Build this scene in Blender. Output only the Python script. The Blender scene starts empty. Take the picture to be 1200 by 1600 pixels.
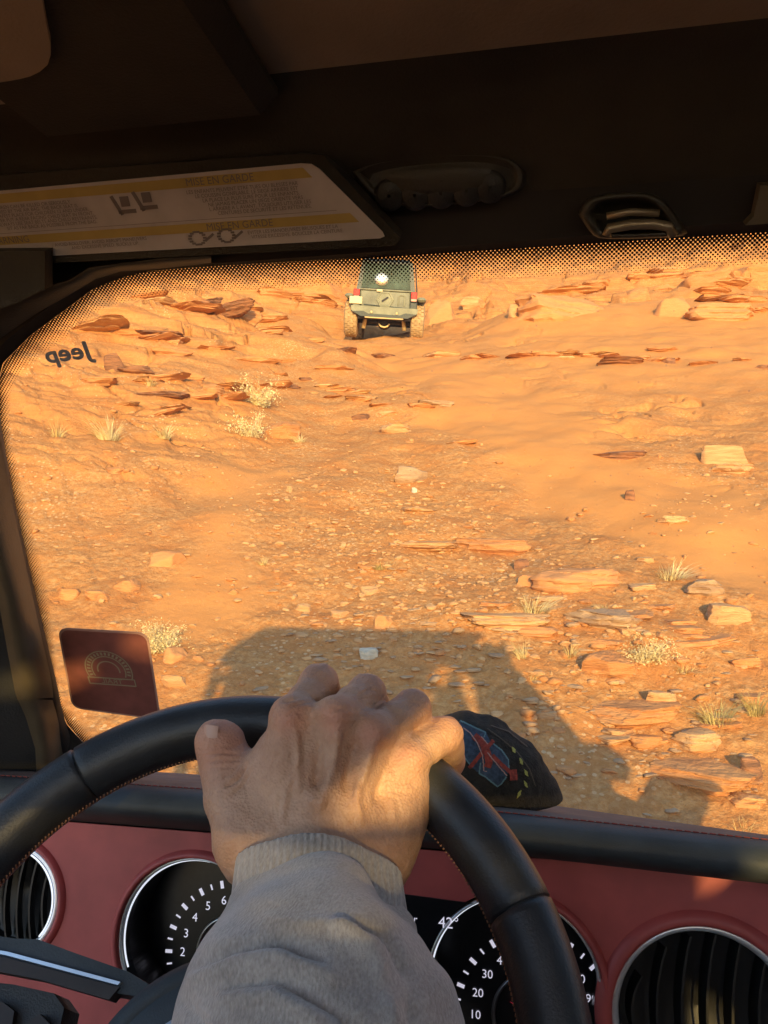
import bpy, math, random
import numpy as np
from mathutils import Vector, Matrix, noise as mnoise
R = math.radians
sc = bpy.context.scene
COL = sc.collection
# ------------------------------------------------------------------ camera
FPX = 1250.0
YAW, PIT = R(11), R(1)
CAM = np.array([0.0, 0.0, 1.65])
fw = np.array([-math.sin(YAW)*math.cos(PIT), math.cos(YAW)*math.cos(PIT), math.sin(PIT)])
rt = np.array([math.cos(YAW), math.sin(YAW), 0.0])
up = np.cross(rt, fw)
cd = bpy.data.cameras.new('camera'); cam = bpy.data.objects.new('camera', cd); COL.objects.link(cam)
cd.sensor_fit = 'VERTICAL'; cd.sensor_height = 24.0; cd.lens = 24.0*FPX/1600.0
cd.clip_start = 0.01; cd.clip_end = 2000
cam.matrix_world = Matrix(((rt[0], up[0], -fw[0], CAM[0]), (rt[1], up[1], -fw[1], CAM[1]), (rt[2], up[2], -fw[2], CAM[2]), (0, 0, 0, 1)))
sc.camera = cam
# ------------------------------------------------------------------ light
SUN_EL, SUN_AZ = R(12.6), R(16)          # low sun behind the car, to its right
w = bpy.data.worlds.new('World'); sc.world = w; w.use_nodes = True
nt = w.node_tree; bg = nt.nodes['Background']
sky = nt.nodes.new('ShaderNodeTexSky'); sky.sky_type = 'NISHITA'; sky.sun_disc = False
sky.sun_elevation = SUN_EL
sdir = np.array([math.sin(SUN_AZ)*math.cos(SUN_EL), -math.cos(SUN_AZ)*math.cos(SUN_EL), math.sin(SUN_EL)])
sky.sun_rotation = math.atan2(sdir[0], sdir[1])
sky.altitude = 1400; sky.dust_density = 1.2
nt.links.new(sky.outputs[0], bg.inputs[0]); bg.inputs[1].default_value = 0.15
sl = bpy.data.lights.new('sun', 'SUN'); so = bpy.data.objects.new('sun', sl); COL.objects.link(so)
sl.energy = 2.55; sl.angle = R(0.6); sl.color = (1.0, 0.69, 0.25)
so.rotation_euler = Vector(sdir).to_track_quat('Z', 'Y').to_euler(); so.location = (3, -8, 6)
sc.view_settings.view_transform = 'Standard'; sc.view_settings.look = 'None'
sc.view_settings.exposure = 1.42; sc.view_settings.gamma = 1.0
sc.cycles.max_bounces = 8; sc.cycles.transparent_max_bounces = 12
sc.cycles.diffuse_bounces = 4; sc.cycles.caustics_reflective = False; sc.cycles.caustics_refractive = False

# ------------------------------------------------------------------ helpers
def ray(px, py):
    return fw + rt*((px-600)/FPX) + up*((800-py)/FPX)
def P(px, py, d):
    return CAM + ray(px, py)*d
def onplane(px, py, p0, n):
    r = ray(px, py); t = np.dot(np.asarray(p0)-CAM, n)/np.dot(r, n)
    return CAM + r*t
def proj(p):
    v = np.asarray(p)-CAM; d = v @ fw
    return 600+FPX*(v @ rt)/d, 800-FPX*(v @ up)/d, d

def mesh_obj(name, verts, faces, mat=None, parent=None, smooth=False, label=None, cat=None, group=None, kind=None, auto=None):
    me = bpy.data.meshes.new(name)
    me.from_pydata([tuple(map(float, v)) for v in verts], [], [tuple(int(i) for i in f) for f in faces])
    me.update()
    return link(name, me, mat, parent, smooth, label, cat, group, kind, auto)
def link(name, me, mat=None, parent=None, smooth=False, label=None, cat=None, group=None, kind=None, auto=None):
    if mat: me.materials.append(mat)
    if smooth or auto:
        me.polygons.foreach_set('use_smooth', [True]*len(me.polygons))
    if auto:
        try: me.set_sharp_from_angle(angle=R(auto))
        except Exception: pass
    o = bpy.data.objects.new(name, me); COL.objects.link(o)
    if parent: o.parent = parent; o.matrix_parent_inverse = WM.get(parent.name, Matrix.Identity(4)).inverted()
    tag(o, label, cat, group, kind)
    return o
WM = {}
def tag(o, label=None, cat=None, group=None, kind=None):
    if label: o['label'] = label
    if cat: o['category'] = cat
    if group: o['group'] = group
    if kind: o['kind'] = kind
    return o
def empty(name, loc, label, cat, group=None):
    o = bpy.data.objects.new(name, None); COL.objects.link(o); o.location = tuple(loc); o.empty_display_size = .1
    tag(o, label, cat, group); WM[o.name] = Matrix.Translation(Vector(tuple(map(float, loc)))); return o
def big_mesh(name, V, Q):
    me = bpy.data.meshes.new(name)
    V = np.ascontiguousarray(V, dtype=np.float32); Q = np.ascontiguousarray(Q, dtype=np.int32)
    k = Q.shape[1]
    me.vertices.add(len(V)); me.vertices.foreach_set('co', V.ravel())
    me.loops.add(Q.size); me.loops.foreach_set('vertex_index', Q.ravel())
    me.polygons.add(len(Q)); me.polygons.foreach_set('loop_start', np.arange(0, Q.size, k, dtype=np.int32))
    try: me.polygons.foreach_set('loop_total', np.full(len(Q), k, dtype=np.int32))
    except Exception: pass
    me.update(calc_edges=True); me.validate()
    return me

class G:
    """collects geometry for one mesh"""
    def __init__(s): s.v = []; s.f = []
    def add(s, v, f):
        b = len(s.v); s.v += [tuple(map(float, q)) for q in v]; s.f += [tuple(i+b for i in q) for q in f]; return s
    def box(s, c, h, A=None, bev=0.0):
        A = np.eye(3) if A is None else A     # rows are axes
        c = np.asarray(c, float)
        if bev <= 0:
            vs = [c + A[0]*h[0]*x + A[1]*h[1]*y + A[2]*h[2]*z for z in (-1, 1) for y in (-1, 1) for x in (-1, 1)]
            return s.add(vs, [(0,2,3,1),(4,5,7,6),(0,1,5,4),(2,6,7,3),(0,4,6,2),(1,3,7,5)])
        # chamfered box: rounded outline in the two largest axes
        b = min(bev, min(h)*.95)
        vs = []; idx = {}
        for x in (-1, 1):
            for y in (-1, 1):
                for z in (-1, 1):
                    for k in range(3):
                        q = [x*(h[0]-b), y*(h[1]-b), z*(h[2]-b)]; q[k] = (x, y, z)[k]*h[k]
                        idx[(x, y, z, k)] = len(vs); vs.append(c + A[0]*q[0] + A[1]*q[1] + A[2]*q[2])
        F = []
        for k in range(3):
            i, j = (k+1) % 3, (k+2) % 3
            for sg in (-1, 1):
                def cr(a, bb):
                    t = [0, 0, 0]; t[k] = sg; t[i] = a; t[j] = bb; return idx[(*t, k)]
                q = [cr(-1,-1), cr(1,-1), cr(1,1), cr(-1,1)]
                F.append(q if sg > 0 else q[::-1])
        for k in range(3):      # edges parallel to k
            i, j = (k+1) % 3, (k+2) % 3
            for a in (-1, 1):
                for bb in (-1, 1):
                    def cr(sgn, face):
                        t = [0, 0, 0]; t[k] = sgn; t[i] = a; t[j] = bb; return idx[(*t, face)]
                    q = [cr(-1, i), cr(1, i), cr(1, j), cr(-1, j)]
                    F.append(q if a*bb < 0 else q[::-1])
        for x in (-1, 1):
            for y in (-1, 1):
                for z in (-1, 1):
                    q = [idx[(x,y,z,0)], idx[(x,y,z,1)], idx[(x,y,z,2)]]
                    F.append(q if x*y*z > 0 else q[::-1])
        return s.add(vs, F)
    def tube(s, pts, rad, n=12, cap=True, squash=None):
        pts = [np.asarray(p, float) for p in pts]
        m = len(pts); rad = [rad]*m if np.isscalar(rad) else rad
        T = [pts[min(i+1, m-1)]-pts[max(i-1, 0)] for i in range(m)]
        T = [t/np.linalg.norm(t) for t in T]
        a = np.cross(T[0], [0, 0, 1]);
        if np.linalg.norm(a) < .1: a = np.cross(T[0], [0, 1, 0])
        a /= np.linalg.norm(a); vs = []
        for p, t, r_ in zip(pts, T, rad):
            a = a - t*np.dot(a, t); a /= np.linalg.norm(a); b = np.cross(t, a)
            for k in range(n):
                q = 2*math.pi*k/n; vs.append(p + (a*math.cos(q)+b*math.sin(q))*r_)
        F = [(i*n+k, i*n+(k+1) % n, (i+1)*n+(k+1) % n, (i+1)*n+k) for i in range(m-1) for k in range(n)]
        if cap: F += [tuple(range(n))[::-1], tuple((m-1)*n+k for k in range(n))]
        return s.add(vs, F)
    def lathe(s, c, ax, prof, n=48, a0=0, a1=2*math.pi):
        """prof: list of (radius, height along ax)"""
        c = np.asarray(c, float); ax = np.asarray(ax, float)/np.linalg.norm(ax)
        a = np.cross(ax, [0, 0, 1]);
        if np.linalg.norm(a) < .1: a = np.cross(ax, [0, 1, 0])
        a /= np.linalg.norm(a); b = np.cross(ax, a)
        vs = [c + ax*h + (a*math.cos(a0+(a1-a0)*k/n)+b*math.sin(a0+(a1-a0)*k/n))*r_ for (r_, h) in prof for k in range(n)]
        F = [(i*n+k, i*n+(k+1) % n, (i+1)*n+(k+1) % n, (i+1)*n+k) for i in range(len(prof)-1) for k in range(n if a1-a0 > 6.28 else n-1)]
        return s.add(vs, F)
    def poly(s, pts, th, n):
        """flat polygon extruded by th along n"""
        n = np.asarray(n, float); m = len(pts)
        vs = [np.asarray(p, float) for p in pts] + [np.asarray(p, float)+n*th for p in pts]
        F = [tuple(range(m)), tuple(range(2*m-1, m-1, -1))] + [(i, m+i, m+(i+1) % m, (i+1) % m) for i in range(m)]
        return s.add(vs, F)
    def build(s, name, mat, parent=None, **k): return mesh_obj(name, s.v, s.f, mat, parent, **k)

# noise (vectorised gradient noise)
def _hash(ix, iy, iz, seed):
    h = (ix.astype(np.int64)*374761393 + iy.astype(np.int64)*668265263 + iz.astype(np.int64)*2147483647 + seed*974634777) & 0xffffffff
    h = ((h ^ (h >> 13))*1274126177) & 0xffffffff
    return ((h ^ (h >> 16)) & 0xffff)/65535.0
def vnoise(x, y, z=None, seed=0):
    z = np.zeros_like(x) if z is None else z
    x0, y0, z0 = np.floor(x), np.floor(y), np.floor(z)
    fx, fy, fz = x-x0, y-y0, z-z0
    fx = fx*fx*fx*(fx*(fx*6-15)+10); fy = fy*fy*fy*(fy*(fy*6-15)+10); fz = fz*fz*fz*(fz*(fz*6-15)+10)
    o = 0
    for dx in (0, 1):
        for dy in (0, 1):
            for dz in (0, 1):
                wgt = (fx if dx else 1-fx)*(fy if dy else 1-fy)*(fz if dz else 1-fz)
                o = o + wgt*_hash(x0+dx, y0+dy, z0+dz, seed)
    return o*2-1
def fbm(x, y, z=None, oct=4, seed=0, gain=.5):
    o = 0; a = 1; f = 1
    for k in range(oct):
        o = o + a*vnoise(x*f+17.3*k, y*f-9.1*k, None if z is None else z*f+5*k, seed+k); a *= gain; f *= 2.03
    return o
def sstep(a, b, x):
    t = np.clip((x-a)/(b-a), 0, 1); return t*t*(3-2*t)

# ------------------------------------------------------------------ materials
def mat(name, col, rough=.6, metal=0, spec=.5, var=0.0, vscale=20, bump=0.0, bscale=200, emit=None, coat=0, col2=None, detail=4, bdist=.002):
    m = bpy.data.materials.new(name); m.use_nodes = True; n = m.node_tree.nodes; l = m.node_tree.links
    b = n['Principled BSDF']; b.inputs['Base Color'].default_value = (*col, 1); b.inputs['Roughness'].default_value = rough
    b.inputs['Metallic'].default_value = metal; b.inputs['Specular IOR Level'].default_value = spec
    if coat: b.inputs['Coat Weight'].default_value = coat; b.inputs['Coat Roughness'].default_value = .1
    tc = n.new('ShaderNodeNewGeometry')
    if var > 0 or col2:
        nz = n.new('ShaderNodeTexNoise'); nz.inputs['Scale'].default_value = vscale; nz.inputs['Detail'].default_value = detail
        l.new(tc.outputs['Position'], nz.inputs['Vector'])
        rmp = n.new('ShaderNodeValToRGB'); rmp.color_ramp.elements[0].position = .32; rmp.color_ramp.elements[1].position = .68
        c2 = col2 if col2 else tuple(min(1, c*(1+var)) for c in col)
        c1 = col if col2 else tuple(c*(1-var) for c in col)
        rmp.color_ramp.elements[0].color = (*c1, 1); rmp.color_ramp.elements[1].color = (*c2, 1)
        l.new(nz.outputs['Fac'], rmp.inputs[0]); l.new(rmp.outputs[0], b.inputs['Base Color'])
    if bump > 0:
        nb = n.new('ShaderNodeTexNoise'); nb.inputs['Scale'].default_value = bscale; nb.inputs['Detail'].default_value = 3
        l.new(tc.outputs['Position'], nb.inputs['Vector'])
        bp = n.new('ShaderNodeBump'); bp.inputs['Strength'].default_value = bump; bp.inputs['Distance'].default_value = bdist
        l.new(nb.outputs['Fac'], bp.inputs['Height']); l.new(bp.outputs[0], b.inputs['Normal'])
    if emit:
        b.inputs['Emission Color'].default_value = (*emit[0], 1); b.inputs['Emission Strength'].default_value = emit[1]
    return m
M = {}
M['black_plastic'] = mat('black_plastic', (.022, .021, .02), .5, var=.25, vscale=60, bump=.25, bscale=900)
M['black_leather'] = mat('black_leather', (.024, .026, .029), .42, var=.25, vscale=40, bump=.35, bscale=700, bdist=.0008)
M['dash_pad'] = mat('dash_pad', (.045, .054, .062), .62, spec=.35, var=.2, vscale=30, bump=.4, bscale=900, bdist=.0006)
M['dash_top'] = mat('dash_top', (.13, .10, .085), .75, var=.2, vscale=50, bump=.4, bscale=800, bdist=.0006)
M['dash_dark'] = mat('dash_dark', (.03, .022, .02), .6, var=.2, vscale=40)
M['red_trim'] = mat('red_trim', (.46, .088, .084), .5, var=.12, vscale=35, bump=.05, bscale=1200, bdist=.0005)
M['chrome'] = mat('chrome', (.85, .88, .92), .28, 1)
M['ring_metal'] = mat('ring_metal', (.88, .92, .97), .25, .55)
M['satin_metal'] = mat('satin_metal', (.5, .5, .52), .3, 1)
M['gauge_black'] = mat('gauge_black', (.008, .008, .010), .28, var=.3, vscale=200)
M['vent_black'] = mat('vent_black', (.012, .012, .013), .45)
M['gauge_white'] = mat('gauge_white', (.75, .75, .8), .5, emit=((.85, .82, 1.0), .22))
M['ring_light'] = mat('ring_light', (.8, .82, .85), .2, 0, emit=((.82, .88, 1.0), .35))  # emissive white; on the vent it paints the reflection in the chrome
M['gauge_red'] = mat('gauge_red', (.6, .03, .05), .4, emit=((1, .05, .1), .3))
M['headliner'] = mat('headliner', (.036, .029, .021), .95, var=.35, vscale=9, bump=.3, bscale=600)
M['roof_panel'] = mat('roof_panel', (.27, .21, .15), .8, var=.15, vscale=15, bump=.2, bscale=500)
M['trim_olive'] = mat('trim_olive', (.085, .066, .042), .45, var=.35, vscale=12, bump=.2, bscale=700, coat=.1)
M['trim_dark'] = mat('trim_dark', (.035, .03, .022), .5, var=.3, vscale=20, bump=.2, bscale=700)
M['label_white'] = mat('label_white', (.46, .39, .36), .7, var=.08, vscale=60)
M['label_yellow'] = mat('label_yellow', (.40, .27, .075), .7, var=.08, vscale=60)
M['label_ink'] = mat('label_ink', (.17, .135, .12), .8)
M['stitch'] = mat('stitch', (.28, .14, .08), .8)
M['glass_marks'] = mat('glass_marks', (.20, .21, .27), .6)
M['car_paint'] = mat('car_paint', (.05, .05, .055), .35, coat=.4)
M['rubber'] = mat('rubber', (.03, .03, .03), .8, bump=.3, bscale=80)
M['fabric_dark'] = mat('fabric_dark', (.03, .03, .032), .9, bump=.4, bscale=500)

def mat_glass():
    m = bpy.data.materials.new('windshield_glass'); m.use_nodes = True; n = m.node_tree.nodes; l = m.node_tree.links
    n.clear(); out = n.new('ShaderNodeOutputMaterial')
    tr = n.new('ShaderNodeBsdfTransparent'); tr.inputs[0].default_value = (.97, .96, .93, 1)
    gl = n.new('ShaderNodeBsdfGlossy'); gl.inputs['Roughness'].default_value = .03; gl.inputs[0].default_value = (.35, .35, .35, 1)
    df = n.new('ShaderNodeBsdfDiffuse'); df.inputs[0].default_value = (.80, .68, .48, 1)
    tl = n.new('ShaderNodeBsdfTranslucent'); tl.inputs[0].default_value = (.8, .75, .62, 1)
    fr = n.new('ShaderNodeFresnel'); fr.inputs[0].default_value = 1.25
    g = n.new('ShaderNodeNewGeometry')
    nz = n.new('ShaderNodeTexNoise'); nz.inputs['Scale'].default_value = 9; nz.inputs['Detail'].default_value = 6
    l.new(g.outputs['Position'], nz.inputs['Vector'])
    mr = n.new('ShaderNodeMapRange'); mr.inputs['From Min'].default_value = .35; mr.inputs['From Max'].default_value = .75
    mr.inputs['To Min'].default_value = .035; mr.inputs['To Max'].default_value = .085
    l.new(nz.outputs['Fac'], mr.inputs['Value'])
    vo = n.new('ShaderNodeTexVoronoi'); vo.inputs['Scale'].default_value = 95; l.new(g.outputs['Position'], vo.inputs['Vector'])
    lt_ = n.new('ShaderNodeMath'); lt_.operation = 'LESS_THAN'; lt_.inputs[1].default_value = .075; l.new(vo.outputs['Distance'], lt_.inputs[0])
    sp_ = n.new('ShaderNodeMath'); sp_.operation = 'MULTIPLY_ADD'; l.new(lt_.outputs[0], sp_.inputs[0]); sp_.inputs[1].default_value = .22; l.new(mr.outputs[0], sp_.inputs[2]); mr = sp_
    m0 = n.new('ShaderNodeMixShader'); m0.inputs[0].default_value = .5; l.new(df.outputs[0], m0.inputs[1]); l.new(tl.outputs[0], m0.inputs[2])
    m1 = n.new('ShaderNodeMixShader'); l.new(mr.outputs[0], m1.inputs[0]); l.new(tr.outputs[0], m1.inputs[1]); l.new(m0.outputs[0], m1.inputs[2])
    m2 = n.new('ShaderNodeMixShader'); l.new(fr.outputs[0], m2.inputs[0]); l.new(m1.outputs[0], m2.inputs[1]); l.new(gl.outputs[0], m2.inputs[2])
    l.new(m2.outputs[0], out.inputs[0]); return m
M['glass'] = mat_glass()
def mat_sideglass():
    m = bpy.data.materials.new('side_glass'); m.use_nodes = True; n = m.node_tree.nodes; l = m.node_tree.links
    n.clear(); out = n.new('ShaderNodeOutputMaterial'); tr = n.new('ShaderNodeBsdfTransparent'); tr.inputs[0].default_value = (.9, .92, .9, 1)
    gl = n.new('ShaderNodeBsdfGlossy'); gl.inputs['Roughness'].default_value = .02
    fr = n.new('ShaderNodeFresnel'); fr.inputs[0].default_value = 1.4
    m2 = n.new('ShaderNodeMixShader'); l.new(fr.outputs[0], m2.inputs[0]); l.new(tr.outputs[0], m2.inputs[1]); l.new(gl.outputs[0], m2.inputs[2])
    l.new(m2.outputs[0], out.inputs[0]); return m
M['side_glass'] = mat_sideglass()

def mat_ground():
    m = bpy.data.materials.new('desert_ground'); m.use_nodes = True; n = m.node_tree.nodes; l = m.node_tree.links
    b = n['Principled BSDF']; b.inputs['Roughness'].default_value = .95; b.inputs['Specular IOR Level'].default_value = .1
    g = n.new('ShaderNodeNewGeometry')
    at = n.new('ShaderNodeAttribute'); at.attribute_name = 'sand'
    def noise(s, d=5, vec=None, r=.55):
        z = n.new('ShaderNodeTexNoise'); z.inputs['Scale'].default_value = s; z.inputs['Detail'].default_value = d; z.inputs['Roughness'].default_value = r
        l.new(vec if vec else g.outputs['Position'], z.inputs['Vector']); return z.outputs['Fac']
    def ramp(inp, p0, p1, c0=(0,0,0), c1=(1,1,1)):
        r_ = n.new('ShaderNodeValToRGB'); r_.color_ramp.elements[0].position = p0; r_.color_ramp.elements[1].position = p1
        r_.color_ramp.elements[0].color = (*c0, 1); r_.color_ramp.elements[1].color = (*c1, 1); l.new(inp, r_.inputs[0]); return r_.outputs[0]
    def mix(f, a, bb):
        x = n.new('ShaderNodeMix'); x.data_type = 'RGBA'
        if isinstance(f, float): x.inputs[0].default_value = f
        else: l.new(f, x.inputs[0])
        for k, q in ((6, a), (7, bb)):
            if isinstance(q, tuple): x.inputs[k].default_value = (*q, 1)
            else: l.new(q, x.inputs[k])
        return x.outputs[2]
    soil = ramp(noise(.9, 6), .3, .7, (.44, .180, .058), (.54, .238, .076))
    gravel = ramp(noise(26, 6, r=.7), .42, .64, (.46, .205, .066), (.60, .33, .135))
    sand = ramp(noise(2.2, 5), .3, .7, (.54, .240, .075), (.58, .272, .088))
    mp = n.new('ShaderNodeMapping'); mp.inputs['Scale'].default_value = (.6, .6, 9); l.new(g.outputs['Position'], mp.inputs['Vector'])
    strat = ramp(noise(1.6, 5, mp.outputs[0]), .35, .65, (.44, .185, .062), (.57, .275, .095))
    rk = n.new('ShaderNodeAttribute'); rk.attribute_name = 'rock'
    c = mix(ramp(noise(3.0, 6), .34, .56), soil, gravel)
    c = mix(rk.outputs['Fac'], c, strat)
    c = mix(at.outputs['Fac'], c, sand)
    # small pale chips
    vo = n.new('ShaderNodeTexVoronoi'); vo.inputs['Scale'].default_value = 22; l.new(g.outputs['Position'], vo.inputs['Vector'])
    chip = n.new('ShaderNodeMath'); chip.operation = 'LESS_THAN'; chip.inputs[1].default_value = .24; l.new(vo.outputs['Distance'], chip.inputs[0])
    cs = ramp(noise(1.3, 3), .5, .62)
    inv = n.new('ShaderNodeMath'); inv.operation = 'SUBTRACT'; inv.inputs[0].default_value = 1; l.new(at.outputs['Fac'], inv.inputs[1])
    a1 = n.new('ShaderNodeMath'); a1.operation = 'MULTIPLY'; l.new(chip.outputs[0], a1.inputs[0]); l.new(cs, a1.inputs[1])
    a2 = n.new('ShaderNodeMath'); a2.operation = 'MULTIPLY'; l.new(a1.outputs[0], a2.inputs[0]); l.new(inv.outputs[0], a2.inputs[1])
    c = mix(a2.outputs[0], c, (.66, .42, .22))
    l.new(c, b.inputs['Base Color'])
    h1 = noise(16, 9, r=.68); h2 = noise(85, 5)
    ad = n.new('ShaderNodeMath'); ad.operation = 'MULTIPLY_ADD'; l.new(h2, ad.inputs[0]); ad.inputs[1].default_value = .3; l.new(h1, ad.inputs[2])
    st = n.new('ShaderNodeMapRange'); st.inputs['To Min'].default_value = .60; st.inputs['To Max'].default_value = .18; l.new(at.outputs['Fac'], st.inputs['Value'])
    bp = n.new('ShaderNodeBump'); bp.inputs['Distance'].default_value = .05; l.new(ad.outputs[0], bp.inputs['Height']); l.new(st.outputs[0], bp.inputs['Strength'])
    l.new(bp.outputs[0], b.inputs['Normal'])
    return m
M['ground'] = mat_ground()
def mat_rock(name, c1, c2, bs=.6):
    m = bpy.data.materials.new(name); m.use_nodes = True; n = m.node_tree.nodes; l = m.node_tree.links
    b = n['Principled BSDF']; b.inputs['Roughness'].default_value = .9; b.inputs['Specular IOR Level'].default_value = .15
    g = n.new('ShaderNodeNewGeometry')
    mp = n.new('ShaderNodeMapping'); mp.inputs['Scale'].default_value = (1, 1, 7); mp.inputs['Rotation'].default_value = (.06, .1, 0); l.new(g.outputs['Position'], mp.inputs['Vector'])
    nz = n.new('ShaderNodeTexNoise'); nz.inputs['Scale'].default_value = 6; nz.inputs['Detail'].default_value = 7; l.new(mp.outputs[0], nz.inputs['Vector'])
    r_ = n.new('ShaderNodeValToRGB'); r_.color_ramp.elements[0].position = .33; r_.color_ramp.elements[1].position = .67
    r_.color_ramp.elements[0].color = (*c1, 1); r_.color_ramp.elements[1].color = (*c2, 1); l.new(nz.outputs['Fac'], r_.inputs[0]); l.new(r_.outputs[0], b.inputs['Base Color'])
    n2 = n.new('ShaderNodeTexNoise'); n2.inputs['Scale'].default_value = 25; n2.inputs['Detail'].default_value = 6; l.new(mp.outputs[0], n2.inputs['Vector'])
    bp = n.new('ShaderNodeBump'); bp.inputs['Distance'].default_value = .03; bp.inputs['Strength'].default_value = bs; l.new(n2.outputs['Fac'], bp.inputs['Height']); l.new(bp.outputs[0], b.inputs['Normal'])
    return m
ROCK = {
 'red': mat_rock('red_sandstone', (.47, .205, .078), (.58, .285, .115)),
 'pale': mat_rock('pale_sandstone', (.50, .265, .12), (.64, .39, .19)),
 'grey': mat_rock('grey_sandstone', (.36, .22, .13), (.50, .33, .19)),
 'dark': mat_rock('varnished_sandstone', (.15, .075, .05), (.40, .18, .085)),  # dark stones; on the ledges this colour stands in for cast shade
 'white': mat_rock('white_stone', (.50, .44, .34), (.66, .58, .45)),
 'smooth': mat_rock('smooth_sandstone', (.50, .235, .095), (.56, .275, .115), .25),
}

# ------------------------------------------------------------------ terrain
zv = np.array([-900, 1.4, 2.3, 3.3, 4.5, 8, 12, 16, 18, 20, 24, 30, 45, 60, 100, 400, 900.])
zz = np.array([0, 0, .12, .45, 1.03, 2.25, 3.70, 5.15, 5.85, 6.35, 7.55, 10.25, 17.9, 25.6, 42, 60, 60.])
_t = np.linspace(-2, 110, 4000); _z = np.interp(_t, zv, zz)
_z = np.convolve(np.pad(_z, 12, mode='edge'), np.ones(25)/25, 'valid')
CY, SY = math.cos(YAW), math.sin(YAW)
def uv_of(x, y): return x*CY + y*SY, -x*SY + y*CY
TRACK = [(1330, 930), (1180, 868), (1040, 800), (900, 730), (800, 665), (740, 610), (690, 570), (640, 548)]
def base_h(x, y):
    u, v = uv_of(x, y)
    z = np.where(v < 108, np.interp(v, _t, _z), np.interp(v, zv, zz))
    near = sstep(2.0, 4.0, v)
    bank = .30*np.maximum(0, -u-1.3)**1.0*sstep(4.5, 10, v)
    bank = np.minimum(bank, 2.2+.05*np.abs(u))
    rb = .10*np.maximum(0, u-1.0)*sstep(3, 8, v)*(1-sstep(60, 100, v)); rb = np.minimum(rb, 2.5)
    crest = .62*np.exp(-((v-20.0)/2.2)**2)*sstep(1.6, 3.6, u)
    z = z + bank + rb*.6 + crest
    n = .16*fbm(x*.45, y*.45, oct=3, seed=3)*near*(.5+sstep(5, 20, v)*2.0*(1-.93*sstep(-1, 1.5, u)*(1-sstep(22, 25, v)))) + .03*fbm(x*1.7, y*1.7, oct=2, seed=8)*near
    return z + n
def hit(px, py, v0=2.2, v1=90):
    r = ray(px, py); t = np.exp(np.linspace(math.log(v0), math.log(v1), 5000))
    p = CAM[None]+r[None]*t[:, None]; h = base_h(p[:, 0], p[:, 1]); k = np.argmax(p[:, 2] < h)
    if k == 0: k = len(t)-1
    return np.array([p[k, 0], p[k, 1], h[k]]), t[k]
trk = np.array([hit(a, b)[0][:2] for a, b in TRACK])
def seg_dist(x, y, pl):
    best = np.full(x.shape, 1e9)
    for a, b in zip(pl[:-1], pl[1:]):
        d = b-a; t = np.clip(((x-a[0])*d[0]+(y-a[1])*d[1])/(d@d), 0, 1)
        best = np.minimum(best, np.hypot(x-a[0]-t*d[0], y-a[1]-t*d[1]))
    return best
left_sand = np.array([hit(a, b)[0][:2] for a, b in [(300, 960), (330, 880), (350, 800), (400, 740)]])
def surf(x, y):
    z = base_h(x, y); u, v = uv_of(x, y)
    d = seg_dist(x, y, trk) + .35*fbm(x*.8, y*.8, oct=3, seed=21)
    wid = .55+.035*v
    sand = 1-sstep(wid*.55, wid*1.25, d)
    d2 = seg_dist(x, y, left_sand)+.25*fbm(x, y, oct=3, seed=23)
    sand = np.maximum(sand, (1-sstep(.15, .5, d2))*.8)
    crestm = sstep(1.0, 3.5, u)*sstep(9, 13, v)*(1-sstep(20, 23, v))
    sand = np.maximum(sand, crestm*.85)
    rock = np.maximum(sstep(-.8, -2.4, u+.12*(v-6))*sstep(6.5, 9.5, v), sstep(21, 24, v))
    rock = np.clip(rock*.9 + .6*fbm(x*.5, y*.5, oct=3, seed=31)*sstep(5, 9, v), 0, 1)*(1-sand)
    # ledges in the bedrock
    step = .20+.012*v
    dip = .16*u*(1-sstep(21, 25, v)); q = (z + dip + .45*fbm(x*.35+3, y*.35, oct=4, seed=41)*step*2)/step
    fr = q-np.floor(q); ter = (np.floor(q)+sstep(.74, .93, fr) - q)*step
    q2 = (z+dip*1.1+.5*fbm(x*1.1, y*1.1, oct=3, seed=43)*step*.6)/(step*.36); f2 = q2-np.floor(q2); ter2 = (np.floor(q2)+sstep(.6, .95, f2)-q2)*step*.36
    z = z + (ter*(.45+.4*fbm(x*.3, y*.3, oct=2, seed=44)) + ter2*.45)*rock
    # cracks between beds
    c = fbm((u*.55+.12*v)+.3*fbm(u*2, v*2, oct=2, seed=5), v*2.3*(12/(v+4)), oct=4, seed=51)
    crack = np.exp(-(c/.05)**2)*sstep(.0, .25, fbm(x*.7, y*.7, oct=2, seed=57)+.12)
    z = z - crack*np.clip(rock+.25*sstep(6, 9, v)*(1-sand), 0, 1)*(.10+.012*v)
    near = sstep(1.8, 3.0, v)*(1-sstep(120, 200, v))
    rough = near*(1-.85*sand)
    z = z + rough*((.015+.012*rock)*fbm(x*3.1, y*3.1, z*6, oct=5, seed=61, gain=.6) + .007*np.abs(fbm(x*13, y*13, oct=3, seed=67)))
    rut = np.exp(-((seg_dist(x, y, trk)-.75)/.22)**2)*sand*.05
    z = z - rut + sand*.012*fbm(x*1.5, y*1.5, oct=3, seed=71)
    return z, sand, rock
az = np.concatenate([np.linspace(-180, -46, 70)[:-1], np.linspace(-46, 40, 1000)[:-1], np.linspace(40, 180, 74)])[:-1]
az = np.radians(az)-0
ds = [0.35, .8, 1.3, 1.7, 2.0]
lr = np.concatenate([ds, np.exp(np.linspace(math.log(2.2), math.log(45), 860)), np.exp(np.linspace(math.log(47), math.log(900), 60))])
A, D = np.meshgrid(az, lr); ang = A-YAW
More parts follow.
